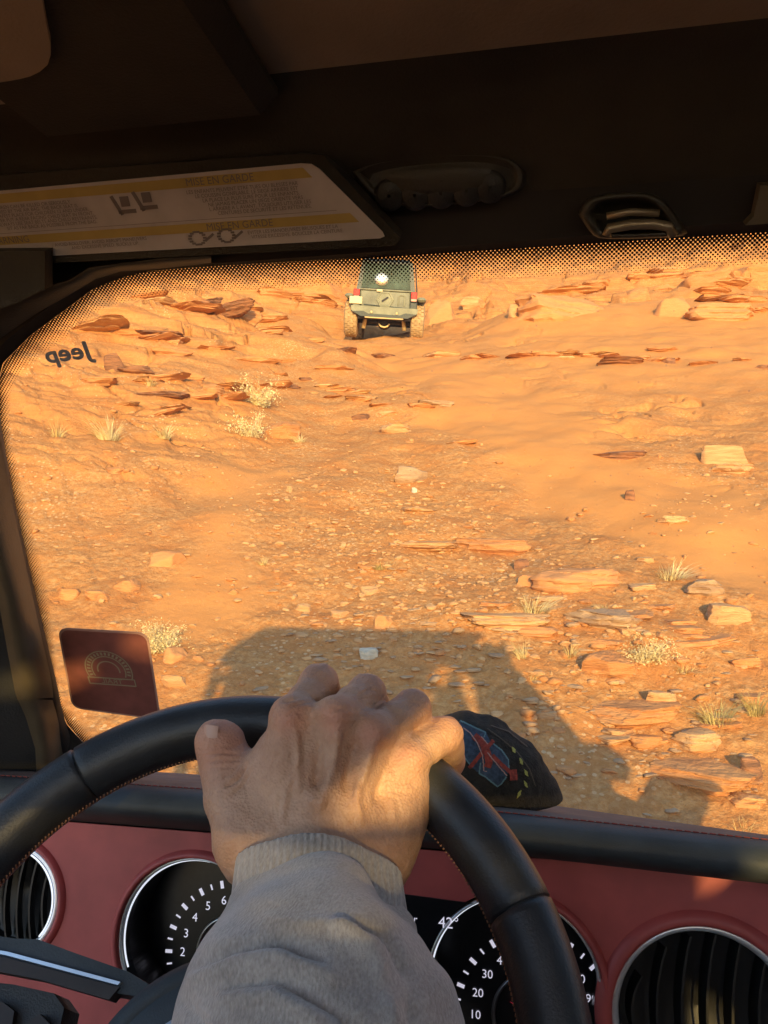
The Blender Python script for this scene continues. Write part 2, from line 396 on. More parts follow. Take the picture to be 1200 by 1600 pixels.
# az measured clockwise from the view direction
X = D*np.sin(A-YAW); Y = D*np.cos(A-YAW)
Z, S_, K_ = surf(X.ravel(), Y.ravel())
V = np.stack([X.ravel(), Y.ravel(), Z], -1)
nr, na = X.shape
i, j = np.meshgrid(np.arange(nr-1), np.arange(na), indexing='ij'); j2 = (j+1) % na
Q = np.stack([i*na+j, i*na+j2, (i+1)*na+j2, (i+1)*na+j], -1).reshape(-1, 4)
# centre cap
V = np.vstack([V, [[0, 0, 0]]]); S_ = np.append(S_, 0); K_ = np.append(K_, 0)
me = big_mesh('ground', V, Q[:, ::-1])
for nm, arr in (('sand', S_), ('rock', K_)):
    a_ = me.attributes.new(nm, 'FLOAT', 'POINT'); a_.data.foreach_set('value', arr.astype(np.float32))
link('ground', me, M['ground'], None, True, kind='structure')

# ------------------------------------------------------------------ rocks
def ico(sub):
    import bmesh
    bm = bmesh.new(); bmesh.ops.create_icosphere(bm, subdivisions=sub, radius=1)
    v = np.array([q.co[:] for q in bm.verts]); f = [tuple(x.index for x in q.verts) for q in bm.faces]; bm.free(); return v, f
ICO = {k: ico(k) for k in (1, 2, 3, 4, 5)}
def rock_verts(seed, sub=4, flat=.5, cuts=9, nz=.06, topcut=.55):
    rng = np.random.default_rng(seed); v = ICO[sub][0].copy()
    v = np.sign(v)*np.abs(v)**(.75 if cuts != 8 else .95)
    for k in range(cuts):
        a = rng.uniform(0, 2*math.pi); el = rng.normal(0, .22) if k < cuts-2 else rng.uniform(.5, 1.2)
        n = np.array([math.cos(a)*math.cos(el), math.sin(a)*math.cos(el), math.sin(el)]); d = rng.uniform(.55, .85)
        s = v@n-d; v = v - np.outer(np.maximum(s, 0)*.97, n)
    tilt = rng.normal(0, .07, 2); n = np.array([tilt[0], tilt[1], 1]); n /= np.linalg.norm(n)
    s = v@n-topcut; v = v - np.outer(np.maximum(s, 0)*.97, n)
    d = fbm(v[:, 0]*2+seed, v[:, 1]*2, v[:, 2]*3, 4, seed) * nz
    lay = .03*np.sign(np.sin(v[:, 2]*16+2*v[:, 0]))*sstep(0, .2, 1-np.abs(v[:, 2])) if flat < .6 else 0
    r_ = np.linalg.norm(v, axis=1, keepdims=True)
    v = v + v/r_*(d[:, None] + (lay[:, None]*np.array([[1, 1, 0]]) if flat < .6 else 0))
    return v
def place_rock(px, py, wp, hp, kind, label, seed, depth=None, rot=None, lift=0.3, name='rock', group=None, sub=4, topcut=.55, tilt=0, cuts=9, under=0.0):
    """px,py: middle of the visible stone; wp,hp: its width and height as seen"""
    p, d = hit(px, py+hp*.45)
    a = wp*d/FPX*.5; rng = np.random.default_rng(seed+99)
    b = a*(depth if depth else rng.uniform(.55, .85)); c = hp*d/FPX*.66
    v = rock_verts(seed, sub, flat=c/a, topcut=topcut, cuts=cuts)
    mx = np.abs(v).max(0); v = v/mx
    if under > 0:       # undercut foot: the slab overhangs what carries it
        k_ = 1-under*(1-sstep(-.45, -.15, v[:, 2])); v[:, 0] *= k_; v[:, 1] *= k_
    v = v*np.array([a, b, c])
    ang_ = YAW + (rot if rot is not None else rng.uniform(-.3, .3))
    ca, sa = math.cos(ang_), math.sin(ang_)
    if tilt:
        ct, st_ = math.cos(tilt), math.sin(tilt); v = v@np.array([[ct, 0, st_], [0, 1, 0], [-st_, 0, ct]])
    v = v@np.array([[ca, sa, 0], [-sa, ca, 0], [0, 0, 1]])
    fwd = np.array([-SY, CY, 0])
    q = p + fwd*b*.6; q[2] = float(surf(np.array([q[0]]), np.array([q[1]]))[0][0])
    q[2] = (q[2]+p[2])/2 + c*lift
    me = bpy.data.meshes.new(name); me.from_pydata([tuple(x) for x in v], [], ICO[sub][1]); me.update()
    o = link(name, me, ROCK[kind], None, True, label, 'rock' if 'rock' in name or 'boulder' in name else 'stone', group)
    try: me.set_sharp_from_angle(angle=R(38))
    except Exception: pass
    o.location = tuple(q); return o
ROCKS = [
 (1000, 1122, 165, 42, 'red', 'long flat-topped red slab lying below the dry grass at lower right', 'slab_rock'),
 (1042, 1092, 62, 38, 'pale', 'wedge of pale rock standing on end behind the long flat red slab', 'rock'),
 (1100, 1160, 88, 36, 'pale', 'pale-topped squared block just right of and below the long red slab', 'rock'),
 (1105, 1218, 180, 46, 'red', 'largest low banded slab close to the lower right corner of the windshield', 'slab_rock'),
 (962, 1040, 104, 52, 'red', 'smooth red block with a dark shadow on its left end, above the long red slab', 'rock'),
 (958, 966, 130, 40, 'grey', 'grey flat-topped slab with pale broken edge above the smooth red block', 'slab_rock'),
 (790, 972, 152, 26, 'pale', 'long thin pale slab just above the right end of the car shadow', 'slab_rock'),
 (1146, 955, 88, 42, 'pale', 'rounded pale boulder near the right edge with a shadowed underside', 'boulder'),
 (1112, 916, 72, 32, 'grey', 'small greyish rock up against the rounded pale boulder', 'rock'),
 (905, 892, 170, 62, 'smooth', 'wide smooth red slab sloping down right of the gravel', 'slab_rock'),
 (775, 848, 128, 34, 'red', 'red lens-shaped slab at the upper end of the stone band', 'slab_rock'),
 (898, 912, 62, 28, 'red', 'small tilted red slab resting against the wide smooth slab', 'slab_rock'),
 (1132, 702, 78, 42, 'pale', 'pale humped boulder with a dark left face by the right edge', 'boulder'),
 (1152, 728, 92, 18, 'pale', 'thin pale ledge stone directly under the humped boulder', 'rock'),
 (975, 708, 94, 18, 'dark', 'crumbling dark ledge stone beside the sandy track', 'rock'),
 (978, 562, 92, 14, 'dark', 'dark narrow ledge rock below the sandy crest on the right', 'rock'),
 (1046, 562, 26, 14, 'dark', 'small dark rock right of the narrow ledge below the crest', 'rock'),
 (640, 738, 62, 36, 'grey', 'lone grey-brown block in the middle of the slope', 'rock'),
 (655, 634, 54, 10, 'red', 'thin flat red slab beside the track below the far car', 'slab_rock'),
 (684, 628, 64, 12, 'grey', 'thin greenish grey slab right of the thin red slab', 'slab_rock'),
 (566, 650, 38, 14, 'dark', 'dark little rock left of the track in mid slope', 'rock'),
 (612, 668, 66, 20, 'pale', 'pale broken rock just right of the dark little one', 'rock'),
 (440, 664, 92, 40, 'red', 'rounded brownish red rock among the yellow tufts left of centre', 'boulder'),
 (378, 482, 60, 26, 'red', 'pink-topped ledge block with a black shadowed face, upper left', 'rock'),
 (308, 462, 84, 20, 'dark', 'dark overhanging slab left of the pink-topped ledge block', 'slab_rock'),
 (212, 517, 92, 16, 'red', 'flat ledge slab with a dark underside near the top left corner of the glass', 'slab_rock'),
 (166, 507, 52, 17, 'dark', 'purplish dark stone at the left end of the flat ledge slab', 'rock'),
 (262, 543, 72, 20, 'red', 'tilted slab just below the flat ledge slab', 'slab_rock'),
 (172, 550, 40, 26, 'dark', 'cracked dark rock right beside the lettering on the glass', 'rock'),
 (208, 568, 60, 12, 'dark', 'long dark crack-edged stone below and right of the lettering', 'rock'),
 (150, 592, 62, 12, 'red', 'low red stone below the lettering on the glass', 'rock'),
 (298, 583, 44, 14, 'red', 'small layered rock at the foot of the left ledges', 'rock'),
 (330, 602, 40, 18, 'red', 'squarish red block left of the yellow tufts', 'rock'),
 (330, 544, 30, 9, 'red', 'little flat stone high on the left bank', 'rock'),
 (400, 562, 80, 12, 'red', 'long low stone on the left bank towards the far car', 'rock'),
 (540, 545, 44, 10, 'dark', 'dark flat ledge stone just below the left wheel of the far car', 'rock'),
 (598, 553, 44, 9, 'dark', 'dark flat ledge stone directly below the far car', 'rock'),
 (690, 552, 66, 12, 'pale', 'pale ledge slab right below the far car', 'slab_rock'),
 (740, 556, 50, 10, 'red', 'flat red ledge stone right of the pale ledge slab', 'rock'),
 (860, 552, 70, 12, 'red', 'low layered stone under the crest left of the dark ledge rock', 'rock'),
 (256, 868, 64, 36, 'smooth', 'red block with a dark cleft at its right end on the left slope', 'rock'),
 (272, 1018, 42, 40, 'smooth', 'rounded red rock right of the maroon sticker', 'rock'),
 (272, 1068, 50, 26, 'pale', 'pale rubble stone below the rounded rock beside the sticker', 'rock'),
 (196, 912, 44, 26, 'red', 'angular red rock above the maroon sticker', 'rock'),
 (150, 930, 50, 22, 'red', 'slanting red rock up and left of the maroon sticker', 'rock'),
 (102, 926, 40, 22, 'red', 'red rock next to the dotted left edge above the sticker', 'rock'),
 (176, 730, 36, 14, 'red', 'small red stone with a pointed end on the left slope', 'rock'),
 (650, 797, 78, 10, 'pale', 'long pale sliver of stone in the gravel', 'stone'),
 (672, 852, 108, 18, 'pale', 'broad flat pale stone in the middle of the gravel', 'stone'),
 (578, 1020, 34, 26, 'white', 'white angular stone lying inside the car shadow', 'stone'),
 (600, 968, 34, 34, 'smooth', 'smooth reddish hump just above the car shadow', 'rock'),
 (530, 958, 30, 14, 'pale', 'pale oval stone just above the middle of the car shadow', 'stone'),
 (475, 947, 28, 18, 'pale', 'pale rounded stone above the left part of the car shadow', 'stone'),
 (578, 920, 38, 18, 'pale', 'pale pointed stone in the gravel above the hand', 'stone'),
 (452, 762, 11, 16, 'pale', 'little upright pale stone on the open slope', 'stone'),
 (648, 763, 11, 12, 'white', 'little white stone below the lone grey-brown block', 'stone'),
 (1060, 812, 56, 16, 'pale', 'pale splintered stone at the right end of the sandy track', 'stone'),
 (1010, 872, 40, 12, 'pale', 'flat pale stone below the sandy track', 'stone'),
 (1010, 918, 60, 14, 'pale', 'long pale stone left of the rounded pale boulder', 'stone'),
 (856, 1115, 44, 14, 'pale', 'pale flat stone at the right edge of the car shadow', 'stone'),
 (1010, 1160, 64, 22, 'red', 'low red stone wedged below the long red slab', 'rock'),
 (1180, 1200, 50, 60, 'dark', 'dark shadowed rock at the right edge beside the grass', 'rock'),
 (1170, 1035, 60, 20, 'red', 'low red stone near the right edge above the grass', 'rock'),
 (1180, 1095, 80, 26, 'red', 'flat red slab behind the dry grass by the right edge', 'slab_rock'),
 (1170, 1255, 60, 18, 'pale', 'pale stone down in the right corner over the dashboard', 'stone'),
 (830, 900, 40, 34, 'smooth', 'smooth stubby rock between the red slab and the gravel', 'rock'),
 (815, 878, 24, 26, 'dark', 'small dark cleft stone below the red lens-shaped slab', 'stone'),
 (690, 470, 62, 66, 'smooth', 'big tilted slab standing right of the far car', 'boulder'),
 (880, 462, 160, 72, 'smooth', 'widest smooth boulder on the skyline of the crest', 'boulder'),
 (1052, 470, 62, 50, 'smooth', 'round smooth boulder behind the crest on the right', 'boulder'),
 (815, 480, 44, 26, 'pale', 'pale rock left of the widest smooth boulder', 'rock'),
 (1140, 480, 120, 40, 'smooth', 'low wide boulder behind the crest near the right edge', 'boulder'),
 (1000, 452, 60, 34, 'red', 'blocky red outcrop between the two smooth boulders', 'boulder'),
 (1110, 434, 90, 34, 'red', 'cracked red outcrop above the low wide boulder', 'boulder'),
 (1190, 430, 90, 40, 'red', 'red outcrop in the top right corner of the glass', 'boulder'),
 (740, 470, 50, 22, 'pale', 'pale rock right of the big tilted slab', 'rock'),
 (500, 440, 90, 40, 'red', 'red outcrop behind and left of the far car', 'boulder'),
 (430, 452, 70, 20, 'red', 'flat outcrop at the top of the left bank', 'boulder'),
 (1040, 545, 60, 8, 'red', 'sliver of red ledge above the small dark rock', 'rock'),
 (1195, 572, 30, 12, 'dark', 'dark stone on the crest side at the right edge', 'rock'),
 (345, 478, 112, 20, 'dark', 'long purplish dark ledge face sloping down towards the pink-topped block', 'slab_rock'),  # here and in the next two the dark colour is painted shade
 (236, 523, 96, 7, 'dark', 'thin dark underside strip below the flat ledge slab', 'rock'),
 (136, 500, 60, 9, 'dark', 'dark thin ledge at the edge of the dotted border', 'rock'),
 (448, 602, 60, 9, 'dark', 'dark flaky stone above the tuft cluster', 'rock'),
 (520, 575, 70, 9, 'red', 'flat flake left of the track head', 'rock'),
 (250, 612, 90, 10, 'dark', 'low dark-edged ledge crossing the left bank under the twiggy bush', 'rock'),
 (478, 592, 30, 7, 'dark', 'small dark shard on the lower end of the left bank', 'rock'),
 (985, 770, 16, 26, 'dark', 'small upright dark stone in the sandy track', 'stone'),
]
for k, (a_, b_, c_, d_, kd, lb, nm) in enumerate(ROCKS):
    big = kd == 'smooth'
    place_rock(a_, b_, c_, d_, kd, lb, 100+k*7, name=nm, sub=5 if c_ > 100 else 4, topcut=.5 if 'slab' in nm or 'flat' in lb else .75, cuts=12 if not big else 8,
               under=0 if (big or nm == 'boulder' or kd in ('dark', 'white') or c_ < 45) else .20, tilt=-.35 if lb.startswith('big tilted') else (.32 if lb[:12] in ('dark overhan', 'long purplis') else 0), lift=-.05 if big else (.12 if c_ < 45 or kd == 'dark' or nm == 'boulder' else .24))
LM = [('the dark overhanging slab', 308, 462), ('the pink-topped ledge block', 378, 482), ('the mirrored lettering', 105, 552), ('the yellow tuft cluster', 400, 630), ('the bright yellow tuft', 170, 652), ('the far car', 600, 500), ('the lone grey-brown block', 640, 738), ('the widest smooth boulder', 880, 462), ('the round smooth boulder', 1052, 470), ('the humped boulder', 1132, 702), ('the dark narrow ledge rock', 978, 562), ('the long flat-topped slab', 1000, 1122), ('the wide smooth slab', 905, 892), ('the grey flat-topped slab', 958, 966), ('the smooth red block', 962, 1040), ('the rounded pale boulder', 1146, 955), ('the largest banded slab', 1105, 1218), ('the flat ledge slab', 212, 517), ('the pale ledge slab', 690, 552), ('the twiggy bush', 236, 590), ('the low wide boulder', 1140, 480), ('the red lens-shaped slab', 775, 848)]
LQ = []
def ledges(n, reg, wr, hr, label, group, seed, tl, kinds=('smooth', 'smooth', 'red', 'pale')):
    rg = np.random.default_rng(seed)
    for k in range(n):
        f = reg[rg.integers(len(reg))]; t = rg.random(); x = f[0]+(f[2]-f[0])*t+rg.normal()*f[4]*.6; y = f[1]+(f[3]-f[1])*t+rg.normal()*f[4]*.5
        o = place_rock(x, y, rg.uniform(*wr)*(1 if rg.random() < .75 else 1.6), rg.uniform(*hr), kinds[rg.integers(len(kinds))], label, seed*50+k, depth=rg.uniform(.6, 1.1), lift=.14, name='ledge_rock', group=group, sub=4, topcut=.45, tilt=tl+rg.normal()*.05, cuts=11, under=rg.uniform(.08, .2))
        d = [(x-a)**2+((y-b)*1.5)**2 for _, a, b in LM]; i = int(np.argmin(d)); dx, dy = x-LM[i][1], y-LM[i][2]
        vert = '' if abs(dy) < .4*abs(dx) else ('above' if dy < 0 else 'below'); hor = '' if abs(dx) < .4*abs(dy) else ('left' if dx < 0 else 'right')
        ph = {('above', ''): 'above', ('below', ''): 'below', ('', 'left'): 'left of', ('', 'right'): 'right of', ('above', 'left'): 'above left of', ('above', 'right'): 'above right of', ('below', 'left'): 'below left of', ('below', 'right'): 'below right of', ('', ''): 'beside'}[(vert, hor)]
        LQ.append((label+' '+ph+' '+LM[i][0], d[i], o))
ledges(28, [(110, 500, 420, 560, 10), (60, 560, 420, 612, 12), (200, 455, 420, 500, 8), (380, 500, 540, 545, 8), (110, 640, 500, 600, 14)], (28, 90), (5, 11), 'thin reddish ledge', 'thin ledges of the left bank', 11, .12)
ledges(18, [(640, 550, 1200, 566, 5), (820, 552, 1010, 560, 3)], (26, 70), (4, 8), 'thin ledge slab', 'thin ledges under the crest', 12, .0)
ledges(24, [(900, 445, 1200, 470, 12), (960, 425, 1200, 440, 10), (400, 440, 520, 470, 12)], (30, 80), (8, 16), 'blocky outcrop slab', 'outcrop slabs of the background', 13, .0, ('red', 'smooth', 'smooth'))
ledges(14, [(480, 600, 740, 700, 16), (420, 560, 620, 640, 14)], (24, 60), (4, 8), 'thin rock flake', 'thin flakes beside the track', 14, .08)
ledges(28, [(700, 880, 1190, 1180, 34), (850, 940, 1190, 1000, 30), (960, 1140, 1200, 1260, 26)], (30, 80), (9, 20), 'small red slab', 'small slabs at lower right', 15, .03)
_by = {}
for lb, d, o in LQ: _by.setdefault(lb, []).append((d, o))
for lb, ls in _by.items():
    ls.sort(key=lambda q: q[0])
    for k, (d, o) in enumerate(ls):
        o['label'] = lb if len(ls) == 1 else lb+', '+['nearest', 'second nearest', 'third nearest', 'fourth nearest', 'fifth nearest', 'sixth nearest', 'seventh nearest', 'eighth nearest', 'ninth nearest', 'farthest', 'outermost', 'last'][min(k, 11)]
# ---- loose stones (nobody could count them)
rng = np.random.default_rng(5)
def scatter(name, n, regions, smin, smax, matl, seed, label):
    rg = np.random.default_rng(seed); VV = []; FF = []; b0 = 0; base = [ (ICO[1][0], ICO[1][1]), (ICO[2][0], ICO[2][1]) ]
    pts = []
    for (px, py, sx, sy, wt) in regions:
        for _ in range(int(n*wt)):
            pts.append((px+rg.normal()*sx, py+rg.normal()*sy))
    for (px, py) in pts:
        if py < 420 or py > 1420 or px < -80 or px > 1330: continue
        p, d = hit_fast(px, py)
        if p is None: continue
        s = smin*(smax/smin)**(rg.random()**2.2)
        v, f = base[1 if s*FPX/d > 7 else 0]
        v = v + .25*rg.normal(size=v.shape)*(.5 if len(v) > 20 else 1)
        nrm = rg.normal(size=(3, 3)); nrm /= np.linalg.norm(nrm, axis=1, keepdims=True)
        for n_ in nrm: v = v - np.outer(np.maximum(v@n_-.45, 0), n_)
        v = v*np.array([1, rg.uniform(.5, 1), rg.uniform(.25, .55)])*s
        t = rg.uniform(0, 6.28); c, s_ = math.cos(t), math.sin(t)
        v = v@np.array([[c, s_, 0], [-s_, c, 0], [0, 0, 1]]) + np.array([p[0], p[1], p[2]+s*.12])
        VV.append(v); FF.append(np.array(f)+b0); b0 += len(v)
    me = big_mesh(name, np.vstack(VV), np.vstack(FF))
    link(name, me, matl, None, False, label, 'gravel', kind='stuff')
# fast intersection through a screen grid of hits
_gx = np.arange(-100, 1360, 20); _gy = np.arange(410, 1440, 10)
_T = np.zeros((len(_gy), len(_gx)))
_tt = np.exp(np.linspace(math.log(2.0), math.log(90), 1500))
for ii, yy in enumerate(_gy):
    r_ = np.stack([ray(xx, yy) for xx in _gx]); p_ = CAM+r_[:, None, :]*_tt[None, :, None]
    h_ = base_h(p_[..., 0].ravel(), p_[..., 1].ravel()).reshape(p_.shape[:2]); below = p_[..., 2] < h_
    kk = np.argmax(below, 1); kk[~below.any(1)] = len(_tt)-1; _T[ii] = _tt[kk]
def hit_fast(px, py):
    i_ = (py-_gy[0])/10; j_ = (px-_gx[0])/20
    if i_ < 0 or j_ < 0 or i_ >= len(_gy)-1 or j_ >= len(_gx)-1: return None, None
    i0, j0 = int(i_), int(j_); fi, fj = i_-i0, j_-j0
    t = (_T[i0, j0]*(1-fi)*(1-fj)+_T[i0+1, j0]*fi*(1-fj)+_T[i0, j0+1]*(1-fi)*fj+_T[i0+1, j0+1]*fi*fj)
    p = CAM+ray(px, py)*t; p[2] = _SURF(p[0], p[1]); return p, t
def _SURF(x, y): return float(surf(np.array([x]), np.array([y]))[0][0])
# batch version of the surface lookup
def scatter_fast(name, n, regions, smin, smax, matl, seed, label, flat=(.25, .55)):
    global _SURF
    old = _SURF; _SURF = lambda x, y: 0.0
    rg = np.random.default_rng(seed); pts = []
    for (px, py, sx, sy, wt) in regions:
        k = int(n*wt); pts.append(np.stack([px+rg.normal(size=k)*sx, py+rg.normal(size=k)*sy], -1))
    pts = np.vstack(pts); PP = []; DD = []
    for a, b in pts:
        p, d = hit_fast(a, b)
        if p is not None: PP.append(p); DD.append(d)
    PP = np.array(PP); DD = np.array(DD); PP[:, 2] = surf(PP[:, 0], PP[:, 1])[0]; _SURF = old
    VV = []; FF = []; b0 = 0
    for p, d in zip(PP, DD):
        s = smin*(smax/smin)**(rg.random()**2.2)
        v, f = ICO[2] if s*FPX/d > 6 else ICO[1]
        v = v + .2*rg.normal(size=v.shape)*(.4 if len(v) > 20 else 1)
        nrm = rg.normal(size=(3, 3)); nrm /= np.linalg.norm(nrm, axis=1, keepdims=True)
        for n_ in nrm: v = v - np.outer(np.maximum(v@n_-.45, 0), n_)
        v = v*np.array([1, rg.uniform(.5, 1), rg.uniform(*flat)])*s
        t = rg.uniform(0, 6.28); c, s_ = math.cos(t), math.sin(t)
        v = v@np.array([[c, s_, 0], [-s_, c, 0], [0, 0, 1]]) + p + np.array([0, 0, s*.02])
        VV.append(v); FF.append(np.array(f)+b0); b0 += len(v)
    link(name, big_mesh(name, np.vstack(VV), np.vstack(FF)), matl, None, False, label, 'gravel', kind='stuff')
REG_P = [(560, 860, 110, 70, .30), (480, 800, 90, 50, .10), (640, 780, 90, 40, .12), (760, 900, 110, 70, .16), (540, 1010, 140, 45, .10), (900, 1020, 120, 80, .12), (330, 700, 160, 90, .06), (1100, 780, 60, 30, .04), (230, 760, 120, 110, .08), (180, 640, 100, 60, .04), (400, 700, 120, 60, .05)]
scatter_fast('gravel', 4300, REG_P, .005, .045, ROCK['pale'], 1, 'small pale chips of stone strewn over the slope')
REG_R = [(560, 900, 260, 160, .3), (980, 1000, 160, 150, .3), (250, 800, 150, 200, .2), (300, 560, 200, 60, .1), (1050, 750, 150, 80, .1)]
scatter_fast('rubble', 850, REG_R, .008, .06, ROCK['red'], 2, 'small red rubble scattered between the bigger rocks')
scatter_fast('shard_gravel', 260, [(600, 1040, 160, 60, .35), (780, 940, 160, 70, .3), (980, 1120, 130, 90, .35)], .02, .07, ROCK['grey'], 3, 'flat greyish shards lying around the car shadow', flat=(.12, .3))

# ------------------------------------------------------------------ plants
M['straw'] = mat('dry_straw', (.52, .38, .15), .8, col2=(.66, .52, .24), vscale=30)
M['straw_green'] = mat('dry_green_grass', (.34, .29, .10), .8, col2=(.60, .48, .20), vscale=25)
M['brush'] = mat('pale_brush', (.62, .50, .24), .8, col2=(.75, .64, .36), vscale=30)
def tuft(px, py, wp, hp, label, seed, matl='straw', n=90, style='grass', name='grass_tuft'):
    rg = np.random.default_rng(seed); p, d = hit(px, py+hp*.4); p[2] = _SURF(p[0], p[1])
    W = wp*d/FPX*.5; Hh = hp*d/FPX; g = G()
    lean = rg.normal(size=2)*.25*W; n = int(n*1.9); sec = rg.uniform(.4, 1.0, 12)
    for k in range(n):
        a = rg.uniform(0, 6.28); r0 = rg.random()**.7*W*.35
        b = np.array([math.cos(a)*r0, math.sin(a)*r0, -.01]); out = np.array([math.cos(a), math.sin(a), 0])*W*rg.uniform(.15, 1.0)
        hh = Hh*rg.uniform(.25, 1.0)*sec[int(a*12/6.284) % 12]; out[:2] += lean; wd = max(.0011, .62*d/FPX*rg.uniform(.5, 1))
        side = np.array([-math.sin(a+.7), math.cos(a+.7), 0])*wd; pr = []
        for t in (0, .35, .7, 1): pr.append(b + out*(t**1.5) + np.array([0, 0, hh*(t-.25*t*t)]) + rg.normal(size=3)*W*.02*t)
        if style == 'grass':
            vs = []
            for q, t in zip(pr, (0, .35, .7, 1)): vs += [q-side*(1-t*.8), q+side*(1-t*.8)]
            g.add(vs, [(0, 1, 3, 2), (2, 3, 5, 4), (4, 5, 7, 6)])
        else:       # twiggy brush with small leaves
            vs = []
            for q, t in zip(pr, (0, .35, .7, 1)): vs += [q-side*.4, q+side*.4]
            g.add(vs, [(0, 1, 3, 2), (2, 3, 5, 4), (4, 5, 7, 6)])
            for _ in range(7):
                q = pr[rg.integers(1, 4)] + rg.normal(size=3)*W*.10; e = rg.normal(size=(3, 3)); e /= np.linalg.norm(e, axis=1, keepdims=True); s = max(.006, 2.2*d/FPX)*rg.uniform(.5, 1.2)
                g.add([q-e[0]*s, q+e[1]*s*.45, q+e[0]*s, q-e[1]*s*.45], [(0, 1, 2, 3)])
    o = g.build(name, M[matl], None, label=label, cat='dry plant' if style != 'grass' else 'grass tuft'); o.location = tuple(p); return o
TUFTS = [
 (170, 650, 80, 66, 'bright yellow dry tuft on the left slope below the lettering', 'brush', 120, 'grass'),
 (257, 664, 44, 38, 'smaller yellow tuft right of the bright one on the left slope', 'brush', 80, 'grass'),
 (405, 610, 70, 64, 'yellow brush at the top of the tuft cluster left of centre', 'brush', 80, 'twig'),
 (392, 655, 72, 62, 'yellow brush in the middle of the tuft cluster left of centre', 'brush', 70, 'twig'),
 (468, 680, 42, 30, 'little yellow tuft at the foot of the brownish rounded rock', 'brush', 60, 'grass'),
 (242, 980, 72, 84, 'leafy yellow brush above the right corner of the maroon sticker', 'brush', 130, 'twig'),
 (412, 874, 30, 22, 'tiny dry tuft alone on the smooth soil', 'straw', 50, 'grass'),
 (596, 880, 66, 22, 'low flattened dry grass in the middle of the gravel', 'straw_green', 90, 'grass'),
 (836, 938, 92, 54, 'pale dry grass above the long thin pale slab', 'brush', 110, 'grass'),
 (815, 1008, 40, 50, 'thin dry stalks right above the end of the car shadow', 'straw', 45, 'grass'),
 (890, 1004, 44, 54, 'thin dry stalks left of the smooth red block', 'straw', 50, 'grass'),
 (1010, 1012, 80, 60, 'pale leafy brush right of the smooth red block', 'brush', 130, 'twig'),
 (1070, 1040, 60, 30, 'low dry grass trailing right of the pale leafy brush', 'straw', 60, 'grass'),
 (1120, 1105, 120, 70, 'greenish dry grass spreading over the pale block at lower right', 'straw_green', 150, 'grass'),
 (1180, 1090, 70, 70, 'long dry grass blades by the right edge of the glass', 'straw_green', 90, 'grass'),
 (1050, 884, 100, 50, 'pale dry grass below the sandy track', 'brush', 100, 'grass'),
 (940, 944, 46, 20, 'short dry grass between the smooth slab and the grey slab', 'straw', 60, 'grass'),
 (1150, 1285, 130, 40, 'dry grass at the lower right corner over the dashboard', 'straw', 110, 'grass'),
 (236, 590, 34, 28, 'thin twiggy bush among the left ledges', 'straw', 40, 'grass'),
 (90, 660, 50, 50, 'wispy dry stalks next to the dotted left edge', 'straw', 30, 'grass'),
 (835, 1050, 50, 24, 'sparse dry grass above the right shoulder of the car shadow', 'straw', 40, 'grass'),
]
for k, (a_, b_, c_, d_, lb, ml, n_, st_) in enumerate(TUFTS): tuft(a_, b_, c_, d_, lb, 300+k, ml, n_, st_, 'dry_bush' if st_ == 'twig' else 'grass_tuft')

# ================================================================== the car we sit in
car = empty('off_road_car', (.2, -.2, 0), 'dark off-road car cabin seen from the driver seat, with red dashboard and dusty windshield', 'car')
def text_geo(txt, size, c, ex, ey, mirror=False, g=None, lift=None, align='CENTER', ext=0.0):
    """text as geometry: c centre, ex/ey unit axes"""
    cu = bpy.data.curves.new('t', 'FONT'); cu.body = txt; cu.size = size; cu.align_x = align; cu.align_y = 'CENTER'; cu.extrude = ext; cu.resolution_u = 3
    o = bpy.data.objects.new('t', cu); COL.objects.link(o); dg = bpy.context.evaluated_depsgraph_get(); dg.update()
    me = bpy.data.meshes.new_from_object(o.evaluated_get(dg)); g = g or G(); c = np.asarray(c, float)
    nrm = np.cross(ex, ey); sx = -1 if mirror else 1
    g.add([c + ex*v.co.x*sx + ey*v.co.y + nrm*v.co.z for v in me.vertices], [tuple(p.vertices)[::(1 if not mirror else -1)] for p in me.polygons])
    bpy.data.objects.remove(o); bpy.data.meshes.remove(me); bpy.data.curves.remove(cu); return g
def curve_fill(outer, holes, c, ex, ey, th):
    cu = bpy.data.curves.new('t', 'CURVE'); cu.dimensions = '2D'; cu.fill_mode = 'BOTH'; cu.extrude = th/2
    for pl in [outer]+holes:
        sp = cu.splines.new('POLY'); sp.points.add(len(pl)-1); sp.use_cyclic_u = True
        for q, p in zip(sp.points, pl): q.co = (p[0], p[1], 0, 1)
    o = bpy.data.objects.new('t', cu); COL.objects.link(o); dg = bpy.context.evaluated_depsgraph_get(); dg.update()
    me = bpy.data.meshes.new_from_object(o.evaluated_get(dg)); g = G(); nrm = np.cross(ex, ey); c = np.asarray(c, float)
    g.add([c + ex*v.co.x + ey*v.co.y + nrm*v.co.z for v in me.vertices], [tuple(p.vertices) for p in me.polygons])
    bpy.data.objects.remove(o); bpy.data.meshes.remove(me); bpy.data.curves.remove(cu); return g
def circ(cx, cy, r, n=64): return [(cx+r*math.cos(2*math.pi*k/n), cy+r*math.sin(2*math.pi*k/n)) for k in range(n)]
def loft(polys, name, m, parent, closed=False, smooth=True, auto=None, **k):
    n = len(polys[0]); g = G(); g.v = [tuple(map(float, p)) for pl in polys for p in pl]
    for i in range(len(polys)-1):
        for j in range(n if closed else n-1): g.f.append((i*n+j, i*n+(j+1) % n, (i+1)*n+(j+1) % n, (i+1)*n+j))
    return g.build(name, m, parent, smooth=smooth, auto=auto, **k)
